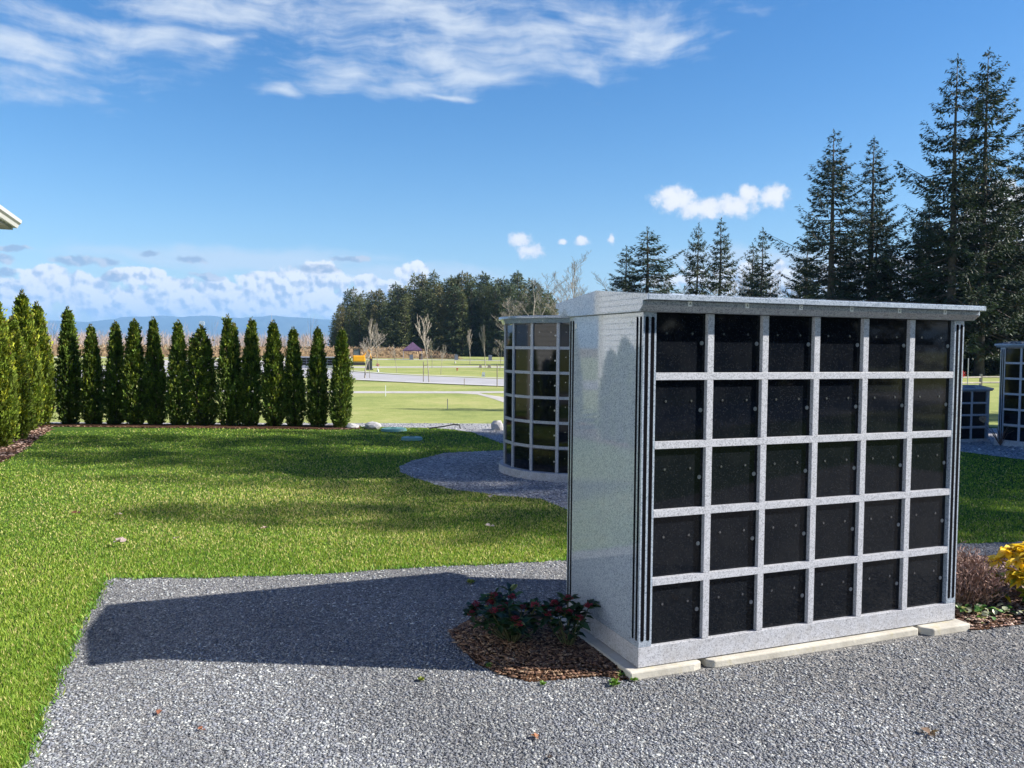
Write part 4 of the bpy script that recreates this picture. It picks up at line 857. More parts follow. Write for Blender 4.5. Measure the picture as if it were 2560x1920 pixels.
def edge_grass():
    """longer blades leaning over the gravel edge"""
    rg = np.random.default_rng(17); Ps = []
    E1 = [p for p in GP if p[1] > 1.7 and p[0] < 9]
    for i in range(len(GP)):
        (x0, y0), (x1, y1) = GP[i], GP[(i + 1) % len(GP)]
        if max(y0, y1) > 7.4 or min(y0, y1) < 1.6 or x0 > 4.6: continue
        L = math.hypot(x1 - x0, y1 - y0); k = int(L * 900 / max(1.0, (0.5 * y0) ** 1.2)); t = rg.random(k)
        nx, ny = -(y1 - y0) / L, (x1 - x0) / L; off = rg.normal(-0.004, 0.016, k)
        Ps.append(np.stack([x0 + (x1 - x0) * t + nx * off, y0 + (y1 - y0) * t + ny * off, np.zeros(k), np.full(k, -nx), np.full(k, -ny)], 1))
    Q = np.concatenate(Ps); k = len(Q); P = Q[:, :3]; d = np.linalg.norm(P[:, :2], axis=1)
    out = Q[:, 3:5] * -1; D = unit(np.concatenate([out * rg.uniform(-1.2, 0.5, k)[:, None] * -1 + rg.normal(0, .35, (k, 2)), np.full((k, 1), 0.8)], 1)); h = rg.uniform(.02, .048, k)
    b = rg.uniform(0, 6.28, k); Wv = np.stack([np.cos(b), np.sin(b), 0 * b], 1); V, Fc, C = tri_fan(P, D, Wv, h, 0.0007 * d + 0.0006, np.array([[0.11, 0.22, 0.03]]) * rg.uniform(.5, 1.9, (k, 1)) * np.where(rg.random((k, 1)) < .2, np.array([[2.6, 1.5, 3.0]]), 1))
    o = meshobj('grass', npmesh('edge_grass', V, Fc, C), M_BLADE); tag(o, 'longer grass blades hanging over the edge of the gravel', 'grass', kind='stuff')
edge_grass()
OCT = np.array([(1, 0, 0), (0, 1, 0), (-1, 0, 0), (0, -1, 0), (0, 0, 1), (0, 0, -1)], float); OF = np.array([(0, 1, 4), (1, 2, 4), (2, 3, 4), (3, 0, 4), (1, 0, 5), (2, 1, 5), (3, 2, 5), (0, 3, 5)])
def dome(poly, h):
    cx = sum(p[0] for p in poly) / len(poly); cy = sum(p[1] for p in poly) / len(poly)
    def f(x, y):
        z = np.zeros(len(x))
        for fr, hh in ((1.0, .1), (.95, .25), (.9, .45), (.8, .63), (.7, .8), (.55, .9), (.4, 1.0)):
            z = np.where(inpoly(x, y, [(cx + (a - cx) * fr, cy + (b - cy) * fr) for a, b in poly]), hh, z)
        return z * h
    return f
def scatter_stones(name, label, cat, n_, region, holes, smin, smax, pal, m, dmin, dmax, flat=0.5, seed=1, elong=1.5, z0=0.004, thr=(-40, 41), uniform=False, zf=None):
    rg = np.random.default_rng(seed)
    if uniform:
        xs = [p[0] for p in region]; ys = [p[1] for p in region]; x = rg.uniform(min(xs), max(xs), n_); y = rg.uniform(min(ys), max(ys), n_); d = np.hypot(x, y)
    else:
        th = rg.uniform(R(thr[0]), R(thr[1]), n_); d = 1 / rg.uniform(1 / dmax, 1 / dmin, n_); x, y = d * np.sin(th), d * np.cos(th)
    ok = inpoly(x, y, region)
    for p in holes: ok &= ~inpoly(x, y, p)
    x, y, d = x[ok], y[ok], d[ok]; k = len(x)
    s_ = smin + (smax - smin) * rg.random(k) ** 2.2; s_ *= np.maximum(1, d / 5.0) ** 0.5
    B = OCT[None] * rg.uniform(0.55, 1.15, (k, 6, 1)); B = B * np.stack([s_ * rg.uniform(1, elong, k), s_, s_ * flat * rg.uniform(.6, 1.3, k)], 1)[:, None, :]
    a, tx = rg.uniform(0, 6.283, k), rg.normal(0, 0.35, k); ca_, sa = np.cos(a), np.sin(a); ct, st_ = np.cos(tx), np.sin(tx)
    X, Y, Z = B[..., 0], B[..., 1], B[..., 2]; Y, Z = Y * ct[:, None] - Z * st_[:, None], Y * st_[:, None] + Z * ct[:, None]; X, Y = X * ca_[:, None] - Y * sa[:, None], X * sa[:, None] + Y * ca_[:, None]
    zz = z0 + s_ * flat * 0.25 + (zf(x, y) if zf else 0)
    V = np.stack([X + x[:, None], Y + y[:, None], Z + zz[:, None]], 2).reshape(-1, 3); Fc = (OF[None] + (np.arange(k) * 6)[:, None, None]).reshape(-1, 3)
    pal = np.array(pal); pal = (pal * 0.86 + 0.034) * np.array([[1.03, 1.10, 1.22]]) if name == 'gravel' else pal; c = pal[rg.integers(0, len(pal), k)] * rg.uniform(.75, 1.25, (k, 1)) * (1 + 0.16 * np.sin(x * 1.9 + 1.5 * np.sin(y * 1.3)) * np.sin(y * 2.3 + np.sin(x * 1.7)) + 0.10 * np.sin(x * 5.1 + y * 3.7))[:, None]; o = meshobj(name, npmesh(name, V, Fc, np.repeat(c, 6, 0)), m); return tag(o, label, cat, kind='stuff')
GPAL = [(0.10, 0.10, 0.102), (0.13, 0.13, 0.135), (0.16, 0.16, 0.165), (0.19, 0.19, 0.185), (0.25, 0.25, 0.24), (0.15, 0.15, 0.165), (0.32, 0.32, 0.29), (0.12, 0.12, 0.125), (0.17, 0.172, 0.18), (0.22, 0.22, 0.21), (0.29, 0.28, 0.25), (0.48, 0.46, 0.40), (0.12, 0.12, 0.125), (0.20, 0.20, 0.195)]
foot = [sw(-0.06, -0.045), sw(Wd + .07, -0.10), sw(Wd + .07, 0.88), sw(-0.07, 0.9)]
scatter_stones('gravel', 'loose grey crushed gravel in the foreground', 'gravel', 330000, GP, [MUL_A, MUL_B, foot], 0.0026, 0.0108, GPAL, M_STONE, 2.2, 8.0, 0.5, 2, 1.9)
scatter_stones('gravel', 'loose grey gravel around the round columbarium', 'gravel', 60000, GR, [], 0.005, 0.014, [tuple(min(.8, v * 1.35) for v in c) for c in GPAL], M_STONE, 7.8, 17.5, 0.55, 3, thr=(-33, 20))
scatter_stones('gravel', 'loose grey gravel in front of the two columbaria at the right', 'gravel', 9000, GT, [], 0.008, 0.02, [tuple(min(.8, v * 1.35) for v in c) for c in GPAL], M_STONE, 10, 18, 0.55, 13, thr=(20, 42))
CPAL = [(0.15, 0.085, 0.055), (0.08, 0.042, 0.028), (0.22, 0.14, 0.09), (0.34, 0.24, 0.16), (0.04, 0.022, 0.015), (0.16, 0.09, 0.06)]
scatter_stones('bark_chips', 'reddish brown bark chips around the red-budded shrubs', 'bark chips', 16000, MUL_A, [], 0.004, 0.013, CPAL, M_STONE, 1, 9, 0.35, 4, 3.2, 0.009, uniform=True, zf=dome(MUL_A, .037))
CPAL2 = [(0.26, 0.16, 0.12), (0.36, 0.24, 0.19), (0.18, 0.10, 0.08), (0.45, 0.34, 0.28), (0.12, 0.07, 0.05)]
scatter_stones('bark_chips', 'sunlit bark chips beside the yellow shrub', 'bark chips', 45000, MUL_B, [], 0.004, 0.013, CPAL2, M_STONE, 1, 9, 0.35, 5, 3.2, 0.009, uniform=True, zf=dome(MUL_B, .042))
scatter_stones('bark_chips', 'bark chips along the hedge row across the lawn', 'bark chips', 8000, MUL_H, [], 0.008, 0.02, CPAL, M_STONE, 1, 9, 0.35, 6, 2.5, 0.008, uniform=True)
scatter_stones('bark_chips', 'bark chips under the left-hand row of arborvitae', 'bark chips', 9000, MUL_L, [], 0.008, 0.02, CPAL2, M_STONE, 1, 9, 0.35, 7, 2.5, 0.006, uniform=True)

# ------------------------------------------------------------------ plants by the big columbarium
def leaf_mesh(P, D, L, w, C, seed=0, cup=0.25):
    """two-sided folded elliptical leaves: 6 vertices, 4 triangles + fold"""
    rg = np.random.default_rng(seed); k = len(P); Wv = unit(np.cross(D, np.array([[0, 0, 1.0]]) + rg.normal(0, .25, (k, 3)))); Nn = unit(np.cross(Wv, D))
    q = lambda f, s_, lift: P + D * (L * f)[:, None] + Wv * (w * s_)[:, None] + Nn * (L * lift)[:, None]
    V = np.stack([P, q(.3, .85, cup * .3), q(.62, .95, cup * .3), P + D * L[:, None] - np.array([[0, 0, 1.0]]) * (L * .12)[:, None], q(.62, -.95, cup * .3), q(.3, -.85, cup * .3), q(.45, 0, -.02)], 1).reshape(-1, 3)
    f = np.array([(0, 1, 6), (1, 2, 6), (2, 3, 6), (3, 4, 6), (4, 5, 6), (5, 0, 6)]); Fc = (f[None] + (np.arange(k) * 7)[:, None, None]).reshape(-1, 3); return V, Fc, np.repeat(C, 7, 0)
def skimmia(x, y, h, w, nst, seed, label):
    rg = np.random.default_rng(seed); t = thing('skimmia_shrub', label, 'shrub', (x, y, 0.03), 0, 'red-budded shrubs in the mulch bed')
    stems = MB(); P, D, L, C = [], [], [], []; heads = []
    for i in range(nst):
        a = rg.uniform(0, 6.28); r_ = w * math.sqrt(rg.random()); tx, ty = r_ * math.cos(a), r_ * math.sin(a); tz = h * rg.uniform(.62, 1.0) * (1 - 0.25 * (r_ / w) ** 2)
        p = [(tx * .12, ty * .12, 0), (tx * .55, ty * .55, tz * .45), (tx, ty, tz)]; stems.tube(p, [.005, .004, .0025], 5); heads.append((tx, ty, tz))
        for q in range(15):
            f = rg.uniform(.5, 1.0) if q < 8 else 1.0; aa = rg.uniform(0, 6.28); el = rg.uniform(-.1, .9) if f > .95 else rg.uniform(-.4, .5)
            b = np.array(p[1]) * (1 - (f - .5) * 2) + np.array(p[2]) * ((f - .5) * 2); P.append(b); D.append((math.cos(aa), math.sin(aa), el)); L.append(rg.uniform(.05, .085)); C.append(np.array((0.022, 0.060, 0.022)) * rg.uniform(.6, 1.5) if rg.random() > .03 else np.array((.5, .48, .15)))
    P, D, L, C = np.array(P), unit(np.array(D, float)), np.array(L), np.array(C); V, Fc, C = leaf_mesh(P, D, L, L * .22, C, seed)
    meshobj('foliage', npmesh('skimmia_foliage', V, Fc, C), M_LEAF, t); stems.build('stem', plain('green_stem', (0.07, 0.08, 0.03), .7), t)
    for j, (tx, ty, tz) in enumerate(heads):
        if j % 3 == 0 and j > 5: continue
        k = 90; u = rg.random(k); aa = rg.uniform(0, 6.28, k); el = np.arccos(1 - u * .95); rr = .028 * rg.uniform(.5, 1, k); Q = np.stack([tx + rr * np.sin(el) * np.cos(aa), ty + rr * np.sin(el) * np.sin(aa), tz + .008 + rr * .9 * np.cos(el)], 1)
        s_ = rg.uniform(.0022, .004, k); B = OCT[None] * s_[:, None, None] + Q[:, None]; Fc = (OF[None] + (np.arange(k) * 6)[:, None, None]).reshape(-1, 3)
        meshobj('bud_cluster', npmesh('bud_cluster', B.reshape(-1, 3), Fc, np.repeat(np.array([[0.26, 0.02, 0.04]]) * rg.uniform(.6, 1.6, (k, 1)), 6, 0)), M_LEAF, t)
    return t
skimmia(0.02, 4.28, 0.28, 0.23, 25, 1, 'larger shrub with dark leaves and red bud clusters left of the columbarium')
skimmia(0.31, 4.22, 0.26, 0.15, 11, 2, 'smaller shrub with red bud clusters close to the columbarium end wall')
def weed(x, y, r_, seed, label, col_=(0.16, 0.30, 0.05)):
    rg = np.random.default_rng(seed); k = 60; a = rg.uniform(0, 6.28, k); P = np.stack([r_ * .5 * rg.normal(0, .6, k), r_ * .5 * rg.normal(0, .6, k), np.full(k, .004)], 1)
    D = unit(np.stack([np.cos(a), np.sin(a), rg.uniform(.4, 1.6, k)], 1)); L = r_ * rg.uniform(.5, 1.1, k); V, Fc, C = leaf_mesh(P, D, L, L * .25, np.array([col_]) * rg.uniform(.6, 1.5, (k, 1)), seed)
    o = meshobj('weed', npmesh('weed', V, Fc, C), M_LEAF); o.location = (x, y, 0.006); return tag(o, label, 'weed', 'small green weeds by the mulch bed')
weed(0.50, 3.80, 0.035, 1, 'largest bright green weed in the gravel before the slab corner')
weed(0.545, 3.90, 0.028, 2, 'green weed at the dark edge of the mulch beside the slab')
weed(0.60, 3.85, 0.02, 3, 'pale weed touching the corner of the concrete slab')
weed(0.405, 3.93, 0.018, 4, 'small weed in the mulch at the shadow edge')
weed(-0.10, 4.00, 0.022, 5, 'yellow-green weed left in the mulch at the shadow edge')
weed(0.16, 3.79, 0.018, 6, 'tiny weed at the front rim of the mulch bed')
weed(-0.42, 3.83, 0.02, 7, 'lone yellow-green weed in the gravel left of the mulch bed', (0.25, 0.30, 0.05))
weed(-0.27, 5.45, 0.03, 8, 'yellow-green weed on the sunlit gravel beyond the shadow', (0.25, 0.30, 0.05))
weed(-1.30, 2.95, 0.016, 9, 'tiny weed in the gravel near the bottom left')

def stone(name, x, y, r_, hz, seed, m, label, cat, group=None, el=1.3):
    me = bpy.data.meshes.new(name); import bmesh; bm = bmesh.new(); bmesh.ops.create_icosphere(bm, subdivisions=2, radius=1); rg = random.Random(seed)
    for v in bm.verts: v.co = Vector((v.co.x * r_ * el, v.co.y * r_, v.co.z * hz)) * rg.uniform(.86, 1.12)
    bm.to_mesh(me); bm.free(); o = meshobj(name, me, m); o.location = (x, y, hz * .45); o.rotation_euler = (0, 0, rg.uniform(0, 3)); return tag(o, label, cat, group)
M_ROCK = plain('pale_rock', (0.42, 0.41, 0.40), .85, .25, 18)
stone('pebble', 0.205, 4.42, 0.024, 0.030, 1, M_PLATE, 'round white pebble between the two red-budded shrubs', 'pebble', el=1.0)
stone('pebble', 0.47, 4.33, 0.030, 0.034, 2, M_PLATE, 'white pebble on the mulch behind the smaller red-budded shrub', 'pebble')
stone('boulder', -3.12, 15.92, 0.13, 0.07, 3, M_ROCK, 'flat pale boulder at the foot of the last hedge tree', 'boulder', 'pale boulders by the path')
stone('boulder', -2.74, 15.95, 0.17, 0.09, 4, M_ROCK, 'larger pale boulder left of the green lid', 'boulder', 'pale boulders by the path', 1.6)
stone('boulder', -0.28, 15.8, 0.12, 0.14, 5, M_ROCK, 'pale boulder against the left side of the round columbarium', 'boulder')
def lid(x, y, r_, label):
    t = thing('septic_lid', label, 'lid', (x, y, 0.0)); k = 28
    MB().prism([(math.cos(6.2832 * i / k), math.sin(6.2832 * i / k)) for i in range(k)], lambda p: (p[0] * r_, p[1] * r_, 0.0), lambda p: (p[0] * r_ * .93, p[1] * r_ * .93, 0.05)).build('cover', M_GREENLID, t, .008)
    MB().box(-.05, .05, -.012, .012, .05, .066).build('handle', M_GREENLID, t)
lid(-2.25, 15.5, 0.25, 'larger round green utility lid at the back edge of the lawn')
lid(-1.72, 14.0, 0.19, 'smaller green lid sunk in the lawn')
def leaflet(x, y, s_, seed, c, label):
    rg = np.random.default_rng(seed); P = np.zeros((3, 3)); a = np.array([.2, 1.5, 3.6]) + rg.random(); D = unit(np.stack([np.cos(a), np.sin(a), [.35, .5, .25]], 1)); L = s_ * rg.uniform(.8, 1.2, 3)
    V, Fc, C = leaf_mesh(P, D, L, L * .45, np.tile([c], (3, 1)), seed, .6); o = meshobj('fallen_leaf', npmesh('fallen_leaf', V, Fc, C), M_LEAF); o.location = (x, y, .045); o.rotation_euler = (0, 0, rg.uniform(0, 6)); tag(o, label, 'leaf', 'fallen leaves on the lawn')
leaflet(-4.0, 7.42, .05, 1, (.14, .06, .03), 'dark brown fallen leaf farthest left on the sunny lawn')
leaflet(-3.58, 7.37, .055, 2, (.42, .34, .32), 'curled pinkish fallen leaf right of the dark brown one')
leaflet(-3.08, 6.36, .06, 3, (.42, .33, .32), 'largest curled pinkish leaf near the gravel corner')
leaflet(-2.70, 6.49, .03, 4, (.5, .42, .40), 'small pale leaf right of the largest curled leaf')
leaflet(-0.22, 8.42, .05, 5, (.55, .45, .40), 'pale leaf on the yellowish lawn before the round columbarium')
leaflet(-2.1, 6.88, .04, 6, (.45, .33, .28), 'tan leaf on the sunny lawn left of the shadow patch')
leaflet(-0.18, 7.03, .05, 7, (.55, .45, .42), 'pale leaf in the shadow patch near the columbarium')

for (x, y, s_, sd, c, lb) in ((-1.51, 3.45, .022, 11, (.30, .12, .07), 'reddish leaf scrap on the gravel at the lower left'), (-1.27, 3.30, .020, 12, (.34, .14, .08), 'orange brown leaf scrap nearest the lower left of the gravel'), (.11, 3.26, .022, 13, (.38, .18, .10), 'orange leaf scrap on the gravel below the mulch bed'), (1.75, 3.32, .04, 14, (.30, .21, .15), 'flat tan leaf on the gravel at the lower right'), (.16, 3.10, .018, 15, (.05, .03, .02), 'dark leaf scrap at the bottom centre of the gravel')):
    leaflet(x, y, s_, sd, c, lb); bpy.data.objects[[o.name for o in bpy.data.objects if o.get('label') == lb][0]].location.z = .012
def brown_bush():
    rg = np.random.default_rng(77); t = thing('dry_shrub', 'brown twiggy dried shrub at the right corner of the big columbarium', 'shrub', (2.80, 5.02, 0.02)); P, D, L, w, C = [], [], [], [], []
    for i in range(900):
        a = rg.uniform(0, 6.28); r_ = .21 * math.sqrt(rg.random()); x, y = r_ * math.cos(a), r_ * math.sin(a) * .9; hh = .38 * rg.uniform(.55, 1.05) * (1 - .55 * (r_ / .23) ** 2)
        P.append((x * .75, y * .75, 0.0)); d = np.array((x * .4 + rg.normal(0, .03), y * .4 + rg.normal(0, .03), hh)); ln = np.linalg.norm(d); D.append(d / ln); L.append(ln); w.append(.0022); C.append(np.array((.21, .125, .085)) * rg.uniform(.4, 1.5))
        for j in range(7):
            f = rg.uniform(.25, 1.0); P.append(np.array(P[-1 - j]) + d * f if j == 0 else np.array((x * .75, y * .75, 0)) + d * f); e_ = np.array((rg.normal(0, .6), rg.normal(0, .6), .8)); D.append(e_ / np.linalg.norm(e_)); L.append(rg.uniform(.018, .05)); w.append(.004); C.append(np.array((.25, .16, .13)) * rg.uniform(.35, 1.7))
    P, D, L, w, C = map(lambda q: np.array(q, float), (P, D, L, w, C)); V, Fc, C = tri_fan(P, unit(D), unit(np.cross(D, rg.normal(0, 1, (len(P), 3)))), L, w, C)
    meshobj('twigs', npmesh('twigs', V, Fc, C), M_TWIG, t)
brown_bush()
def yellow_bush(x, y, label, h=.40, w=.38, k=60, seed=78):
    rg = np.random.default_rng(seed); t = thing('yellow_shrub', label, 'shrub', (x, y, .02)); P, D, L, C = [], [], [], []; st = MB()
    for i in range(k):
        a = rg.uniform(0, 6.28); el = rg.uniform(.0, 1.45); r_ = rg.uniform(.75, 1.0); c = np.array((w * r_ * math.cos(a) * math.cos(el), w * .8 * r_ * math.sin(a) * math.cos(el), .10 + (h - .12) * r_ * math.sin(el)))
        st.tube([(c[0] * .2, c[1] * .2, 0), tuple(c * .6), tuple(c)], [.006, .004, .003], 4)
        for j in range(13):
            b = rg.uniform(0, 6.28); e_ = rg.uniform(-.75, .45); P.append(c); D.append((math.cos(b) + .3 * math.cos(a), math.sin(b) + .3 * math.sin(a), e_)); L.append(rg.uniform(.07, .105)); up_ = c[2] / h + rg.normal(0, .14)
            C.append(np.array((.78, .54, .03)) * rg.uniform(.75, 1.2) if up_ > .42 else (np.array((.30, .36, .04)) if up_ > .25 else np.array((.06, .13, .025))) * rg.uniform(.7, 1.2))
    P, D, L, C = map(lambda q: np.array(q, float), (P, D, L, C)); V, Fc, C = leaf_mesh(P, unit(D), L, L * .24, C, 3); meshobj('foliage', npmesh('yellow_foliage', V, Fc, C), M_LEAF, t); st.build('stem', M_BARKT, t)
yellow_bush(3.34, 5.06, 'yellow-leaved shrub at the right edge of the photo in the mulch')
yellow_bush(4.35, 5.5, 'yellow-leaved shrub beyond the right edge of the frame', seed=79)
def low_leaves():
    rg = np.random.default_rng(80); k = 90; P = np.stack([rg.normal(0, .12, k), rg.normal(0, .05, k), rg.uniform(0, .05, k)], 1); a = rg.uniform(0, 6.28, k); D = unit(np.stack([np.cos(a), np.sin(a), rg.uniform(.1, .8, k)], 1)); L = rg.uniform(.025, .05, k)
    C = np.where(rg.random((k, 1)) < .45, np.array([[.42, .44, .30]]), np.array([[.09, .22, .05]])) * rg.uniform(.6, 1.2, (k, 1)); V, Fc, C = leaf_mesh(P, D, L, L * .35, C, 4); o = meshobj('ground_plant', npmesh('ground_plant', V, Fc, C), M_LEAF); o.location = (2.82, 4.79, .03); tag(o, 'low variegated green plant at the foot of the dried shrub', 'plant')
low_leaves()
def hydrangea():
    t = thing('dried_flower_shrub', 'pinkish bare shrub with one dried tan flower head before the low columbarium', 'shrub', (8.38, 13.9, .0)); rg = random.Random(6); mb = MB()
    for i in range(14): a = rg.uniform(0, 6.28); r_ = rg.uniform(.1, .3); mb.tube([(0, 0, 0), (r_ * .5 * math.cos(a), r_ * .5 * math.sin(a), .22), (r_ * math.cos(a), r_ * math.sin(a), rg.uniform(.2, .38))], [.005, .004, .002], 4)
    mb.tube([(0, 0, 0), (-.15, 0, .28), (-.30, 0, .44)], [.005, .004, .003], 4); mb.build('stems', M_BARKT, t)
    r2 = np.random.default_rng(2); k = 200; P = unit(r2.normal(0, 1, (k, 3))) * .045 + np.array([[-.31, 0, .46]]); L = np.full(k, .03); V, Fc, C = tri_fan(P, unit(r2.normal(0, 1, (k, 3))), unit(r2.normal(0, 1, (k, 3))), L, L * .3, np.tile([[.42, .31, .22]], (k, 1))); meshobj('flower_head', npmesh('flower_head', V, Fc, C), M_TWIG, t)
hydrangea()

# ------------------------------------------------------------------ small things in the field
M_PURPLE = plain('purple_canvas', (0.085, 0.045, 0.10), .8, .2, 3); M_FRAME = plain('tent_frame', (.45, .45, .46), .4)
tn = thing('canopy_tent', 'purple pop-up canopy tent before the wood', 'tent', (-13.15, 107.5, -.03), .12)
hw, ez, az_ = 1.25, 1.28, 2.32
mb = MB(); mb.add([(-hw, -hw, ez), (hw, -hw, ez), (hw, hw, ez), (-hw, hw, ez), (0, 0, az_), (-hw, -hw, ez - .16), (hw, -hw, ez - .16), (hw, hw, ez - .16), (-hw, hw, ez - .16)], [(0, 1, 4), (1, 2, 4), (2, 3, 4), (3, 0, 4), (0, 5, 6, 1), (1, 6, 7, 2), (2, 7, 8, 3), (3, 8, 5, 0)]); mb.build('canopy', M_PURPLE, tn)
for sx in (-1, 1):
    for sy in (-1, 1): MB().tube([(sx * hw * .97, sy * hw * .97, 0), (sx * hw * .97, sy * hw * .97, ez)], .02, 6).build('leg', M_FRAME, tn)
M_HEAD = plain('blue_grey_stone', (.17, .19, .22), .35, .15); M_HEADD = plain('dark_stone', (.07, .075, .08), .3, .15); M_TANST = plain('tan_stone', (.36, .30, .26), .8, .15)
def headstone(x, y, w, h, d, m, label, cat='headstone', base=True):
    t = thing('headstone', label, cat, (x, y, -.03), .05)
    MB().prism([(-w / 2, .06), (w / 2, .06), (w / 2, h * .93), (w * .25, h), (-w * .25, h), (-w / 2, h * .93)], lambda p: (p[0], -d / 2, p[1]), lambda p: (p[0], d / 2, p[1])).build('tablet', m, t)
    MB().box(-w * .68, w * .68, -d, d, 0, .06).build('plinth', m, t)
headstone(-13.13, 106.0, .46, .66, .14, M_HEAD, 'blue-grey headstone under the purple tent')
headstone(-7.35, 107.0, .46, .74, .14, M_HEAD, 'blue-grey headstone alone before the end of the brown bank')
headstone(-2.86, 105.85, .46, .72, .14, M_HEAD, 'blue-grey headstone beside the flame-shaped trees')
headstone(-10.1, 57.5, .42, .62, .12, M_HEADD, 'dark slab headstone right of the yellow excavator')
headstone(-2.57, 65.8, .2, .26, .1, M_TANST, 'small tan marker stone left of the right flame-shaped tree')
headstone(-1.86, 66.05, .24, .25, .1, M_TANST, 'small grey-tan marker stone right of the flame-shaped tree')
bx = thing('wooden_cabinet', 'brown wooden cabinet with an arched opening beside the tent', 'cabinet', (-12.22, 109.0, -.03))
MB().box(-.24, .24, -.15, .15, 0, .72).build('body', plain('brown_wood', (.09, .055, .035), .7), bx); MB().box(-.09, .09, -.156, -.1505, .05, .5).build('opening', plain('opening_tan', (.33, .24, .15), .8), bx)
# low wall columbarium and excavator
wl = thing('columbarium', 'long low columbarium with three rows of dark doors beside the excavator', 'columbarium', (-16.8, 60.2, -.03), .0)
MB().box(0, 4.75, 0, .5, 0, .22).build('base', M_GRAN_FLAMED, wl); MB().box(0.02, 4.73, .02, .5, .22, .80).build('body', M_GRAN_H, wl); MB().box(-.05, 4.80, -.04, .55, .80, .87).build('cap', M_GRAN_FLAMED, wl)
wd_ = MB().box(0, .36, 0, .01, 0, .165).build('niche_door', M_BLACK)
for i in range(12):
    for j in range(3):
        o = wd_ if i == j == 0 else wd_.copy()
        if not (i == j == 0): COL.objects.link(o)
        o.parent = wl; o.location = (.06 + i * .385, .008, .235 + j * .19)
M_YEL = plain('yellow_paint', (.75, .36, .012), .4, .06); M_DARKM = plain('dark_metal', (.03, .03, .032), .6)
ex = thing('mini_excavator', 'yellow mini excavator parked behind the low columbarium', 'excavator', (-13.75, 72.0, -.03), .2)
for sy in (-.45, .45): MB().prism([(-.7, 0), (.7, 0), (.78, .12), (.7, .26), (-.7, .26), (-.78, .12)], lambda p: (p[0], sy - .12, p[1]), lambda p: (p[0], sy + .12, p[1])).build('track', M_DARKM, ex, .02)
MB().box(-.35, .75, -.5, .5, .3, .85).build('body', M_YEL, ex, .08)
cab = MB().box(-.32, -.28, -.42, .42, .85, 1.42).box(.28, .32, -.42, -.38, .85, 1.42).box(.28, .32, .38, .42, .85, 1.42).box(-.36, .36, -.46, .46, 1.42, 1.48).build('cab', M_DARKM, ex)
MB().box(-.27, .27, -.385, -.375, .9, 1.4).build('window', plain('cab_glass', (.10, .13, .15), .1), cab)
MB().tube([(.5, 0, .7), (.95, 0, 1.35), (1.15, 0, 1.25)], [.1, .08, .06], 6).build('boom', M_YEL, ex); MB().tube([(1.13, 0, 1.28), (1.25, 0, .6)], [.06, .05], 6).build('dipper', M_YEL, ex)
MB().prism([(1.1, .6), (1.38, .6), (1.35, .3), (1.12, .38)], lambda p: (p[0], -.18, p[1]), lambda p: (p[0], .18, p[1])).build('bucket', M_DARKM, ex)
# stakes, sign, flowers, hydrant
M_STK = plain('grey_wood', (.22, .19, .15), .9, .2); M_ORG = plain('orange_wood', (.40, .19, .09), .8, .2)
def stake(x, y, h, label, m=None, r_=.022, lean=0.0):
    o = MB().tube([(0, 0, -.03), (lean, 0, h)], r_, 5).build('stake', m or M_STK); o.location = (x, y, 0); tag(o, label, 'stake', 'stakes in the field')
stake(-4.16, 38.2, .93, 'tall dark stake beside the tied young tree'); stake(-2.01, 34.3, .30, 'short thin post at the near road edge', r_=.014)
stake(-0.62, 33.9, .95, 'tall tan post just left of the round columbarium'); stake(-1.70, 21.5, .24, 'short pale peg in the near field', M_PATH, .012); stake(-4.18, 26.9, .33, 'thin white peg by the light path', M_WHITE, .012)
stake(-1.78, 45.2, .42, 'leaning yellow marker stake by the white sign', plain('yellow_tape', (.62, .50, .05), .6), .014, .12)
tie = MB().tube([(-4.16, 38.2, .72), (-3.9, 38.05, .80)], .012, 4).build('tree_tie', M_ORG); tag(tie, 'orange brown tie strap between stake and young tree', 'strap')
sg = thing('yard_sign', 'small white sign standing on the grass beyond the road', 'sign', (-1.58, 45.0, -.03)); MB().box(-.085, .085, -.006, .006, .04, .28).build('panel', M_WHITE, sg)
MB().box(-.05, .05, -.0085, -.0065, .10, .125).build('printed_band', plain('grey_print', (.32, .33, .42), .6), sg); MB().tube([(-.07, 0, 0), (-.07, 0, .05)], .006, 4).tube([(.07, 0, 0), (.07, 0, .05)], .006, 4).build('wire_leg', M_DARKM, sg)
def flowers(x, y, z, r_, col_, label, seed, stem=True):
    t = thing('flower_bouquet', label, 'flowers', (x, y, z)); rg = np.random.default_rng(seed); k = 160; P = unit(rg.normal(0, 1, (k, 3))) * r_ * rg.uniform(.4, 1, (k, 1)) + np.array([[0, 0, .16 + r_]]); L = np.full(k, r_ * .5)
    V, Fc, C = tri_fan(P, unit(rg.normal(0, 1, (k, 3))), unit(rg.normal(0, 1, (k, 3))), L, L * .35, np.array([col_]) * rg.uniform(.5, 1.4, (k, 1))); meshobj('blossoms', npmesh('blossoms', V, Fc, C), M_LEAF, t); MB().tube([(0, 0, -.03), (0, 0, .2)], [.025, .03], 6).build('vase', M_WHITE, t)
flowers(-9.83, 59.5, 0, .13, (.55, .25, .27), 'pink flowers in a white vase right of the dark slab headstone', 1)
stone('marker', -8.69, 52.7, .06, .10, 9, M_WHITE, 'small white marker on the grass below the pink flowers', 'marker'); stone('marker', -5.9, 84, .09, .14, 10, M_PATH, 'small cream marker on the grass below the tent', 'marker')
MB_h = thing('irrigation_valve', 'small red irrigation valve standing in the grass beyond the road', 'valve', (-3.86, 57.1, -.03)); M_RED = plain('red_paint', (.34, .05, .03), .5)
MB().tube([(0, 0, 0), (0, 0, .18)], .035, 8).build('pipe', M_RED, MB_h); MB().tube([(-.06, 0, .16), (.09, 0, .16)], .03, 8).build('handle', M_RED, MB_h)
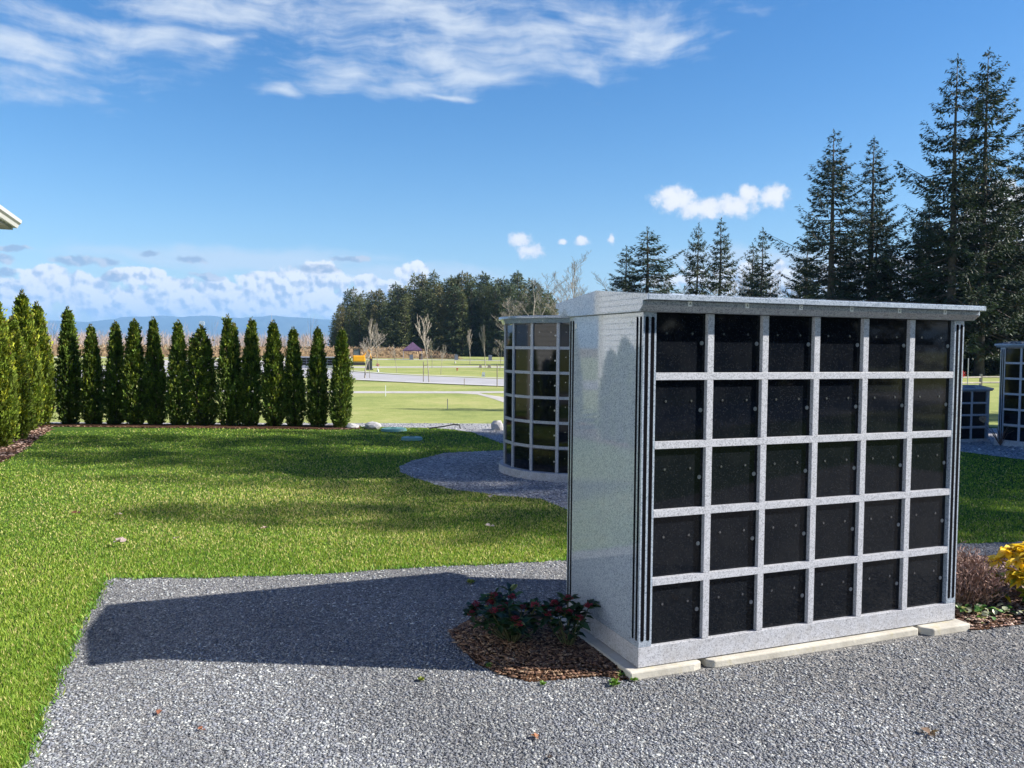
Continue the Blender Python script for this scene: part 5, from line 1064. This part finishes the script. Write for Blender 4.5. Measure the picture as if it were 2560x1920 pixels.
hs_ = MB().tube([(-1.60, 15.75, .03), (-1.35, 15.8, .06), (-1.12, 15.86, .10), (-1.02, 15.86, .09), (-1.0, 15.84, .02)], .014, 6).build('drip_hose', plain('black_rubber', (.02, .02, .02), .6)); tag(hs_, 'short black hose end lying at the back edge of the lawn', 'hose')
# cell tower on the left horizon
ct = thing('cell_tower', 'white-headed cell tower on the far left horizon behind the hedge row', 'tower', (-57.1, 150, -.03)); MB().tube([(0, 0, 0), (0, 0, 5.8)], [.09, .06], 8).build('mast', M_FRAME, ct)
for i in range(5): MB().box(-.42 + i * .2, -.32 + i * .2, -.12, -.05, 5.35 + .08 * (i % 2), 6.0 + .08 * (i % 2)).build('antenna', M_WHITE, ct)
# split rail fence at the right and red flowers beside it
def rail_fence():
    t = thing('rail_fence', 'weathered two-rail wooden fence beyond the low columbarium', 'fence', (0, 0, 0)); m = plain('weathered_wood', (.30, .27, .24), .9, .25, 6); xs = [(19.0, 36.5), (20.7, 37.6), (22.3, 38.7), (24.6, 39.6), (27.0, 40.6), (29.4, 41.6)]
    for (x, y) in xs: MB().box(x - .05, x + .05, y - .05, y + .05, -.03, .56).build('post', m, t)
    for a, b in zip(xs[:-1], xs[1:]):
        for z in (.16, .42): MB().tube([(*a, z), (*b, z - .01)], .038, 6).build('rail', m, t)
rail_fence()
flowers(20.95, 37.9, .25, .16, (.45, .02, .02), 'red flowers by the fence just right of the big columbarium', 3)
sf = MB().tube([(21.0, 37.5, -.03), (21.0, 37.5, 1.32)], .02, 6).build('post', M_FRAME); mh = sf; mh.name = 'garden_post'; tag(mh, 'thin grey post behind the red flowers', 'post')

# ------------------------------------------------------------------ air
hz = MB().box(-13500, 13500, -2900, 12400, -1.03, 420).build('haze', bpy.data.materials.new('air'), None); tag(hz, kind='stuff')
hm = hz.data.materials[0]; hm.use_nodes = True; hm.node_tree.nodes.clear(); k = N(hm.node_tree); pv = k.n('ShaderNodeVolumePrincipled'); ou = k.n('ShaderNodeOutputMaterial')
pv.inputs['Color'].default_value = (0.33, 0.62, 1.0, 1); pv.inputs['Density'].default_value = 1.4e-4; hm.node_tree.links.new(pv.outputs[0], ou.inputs['Volume'])
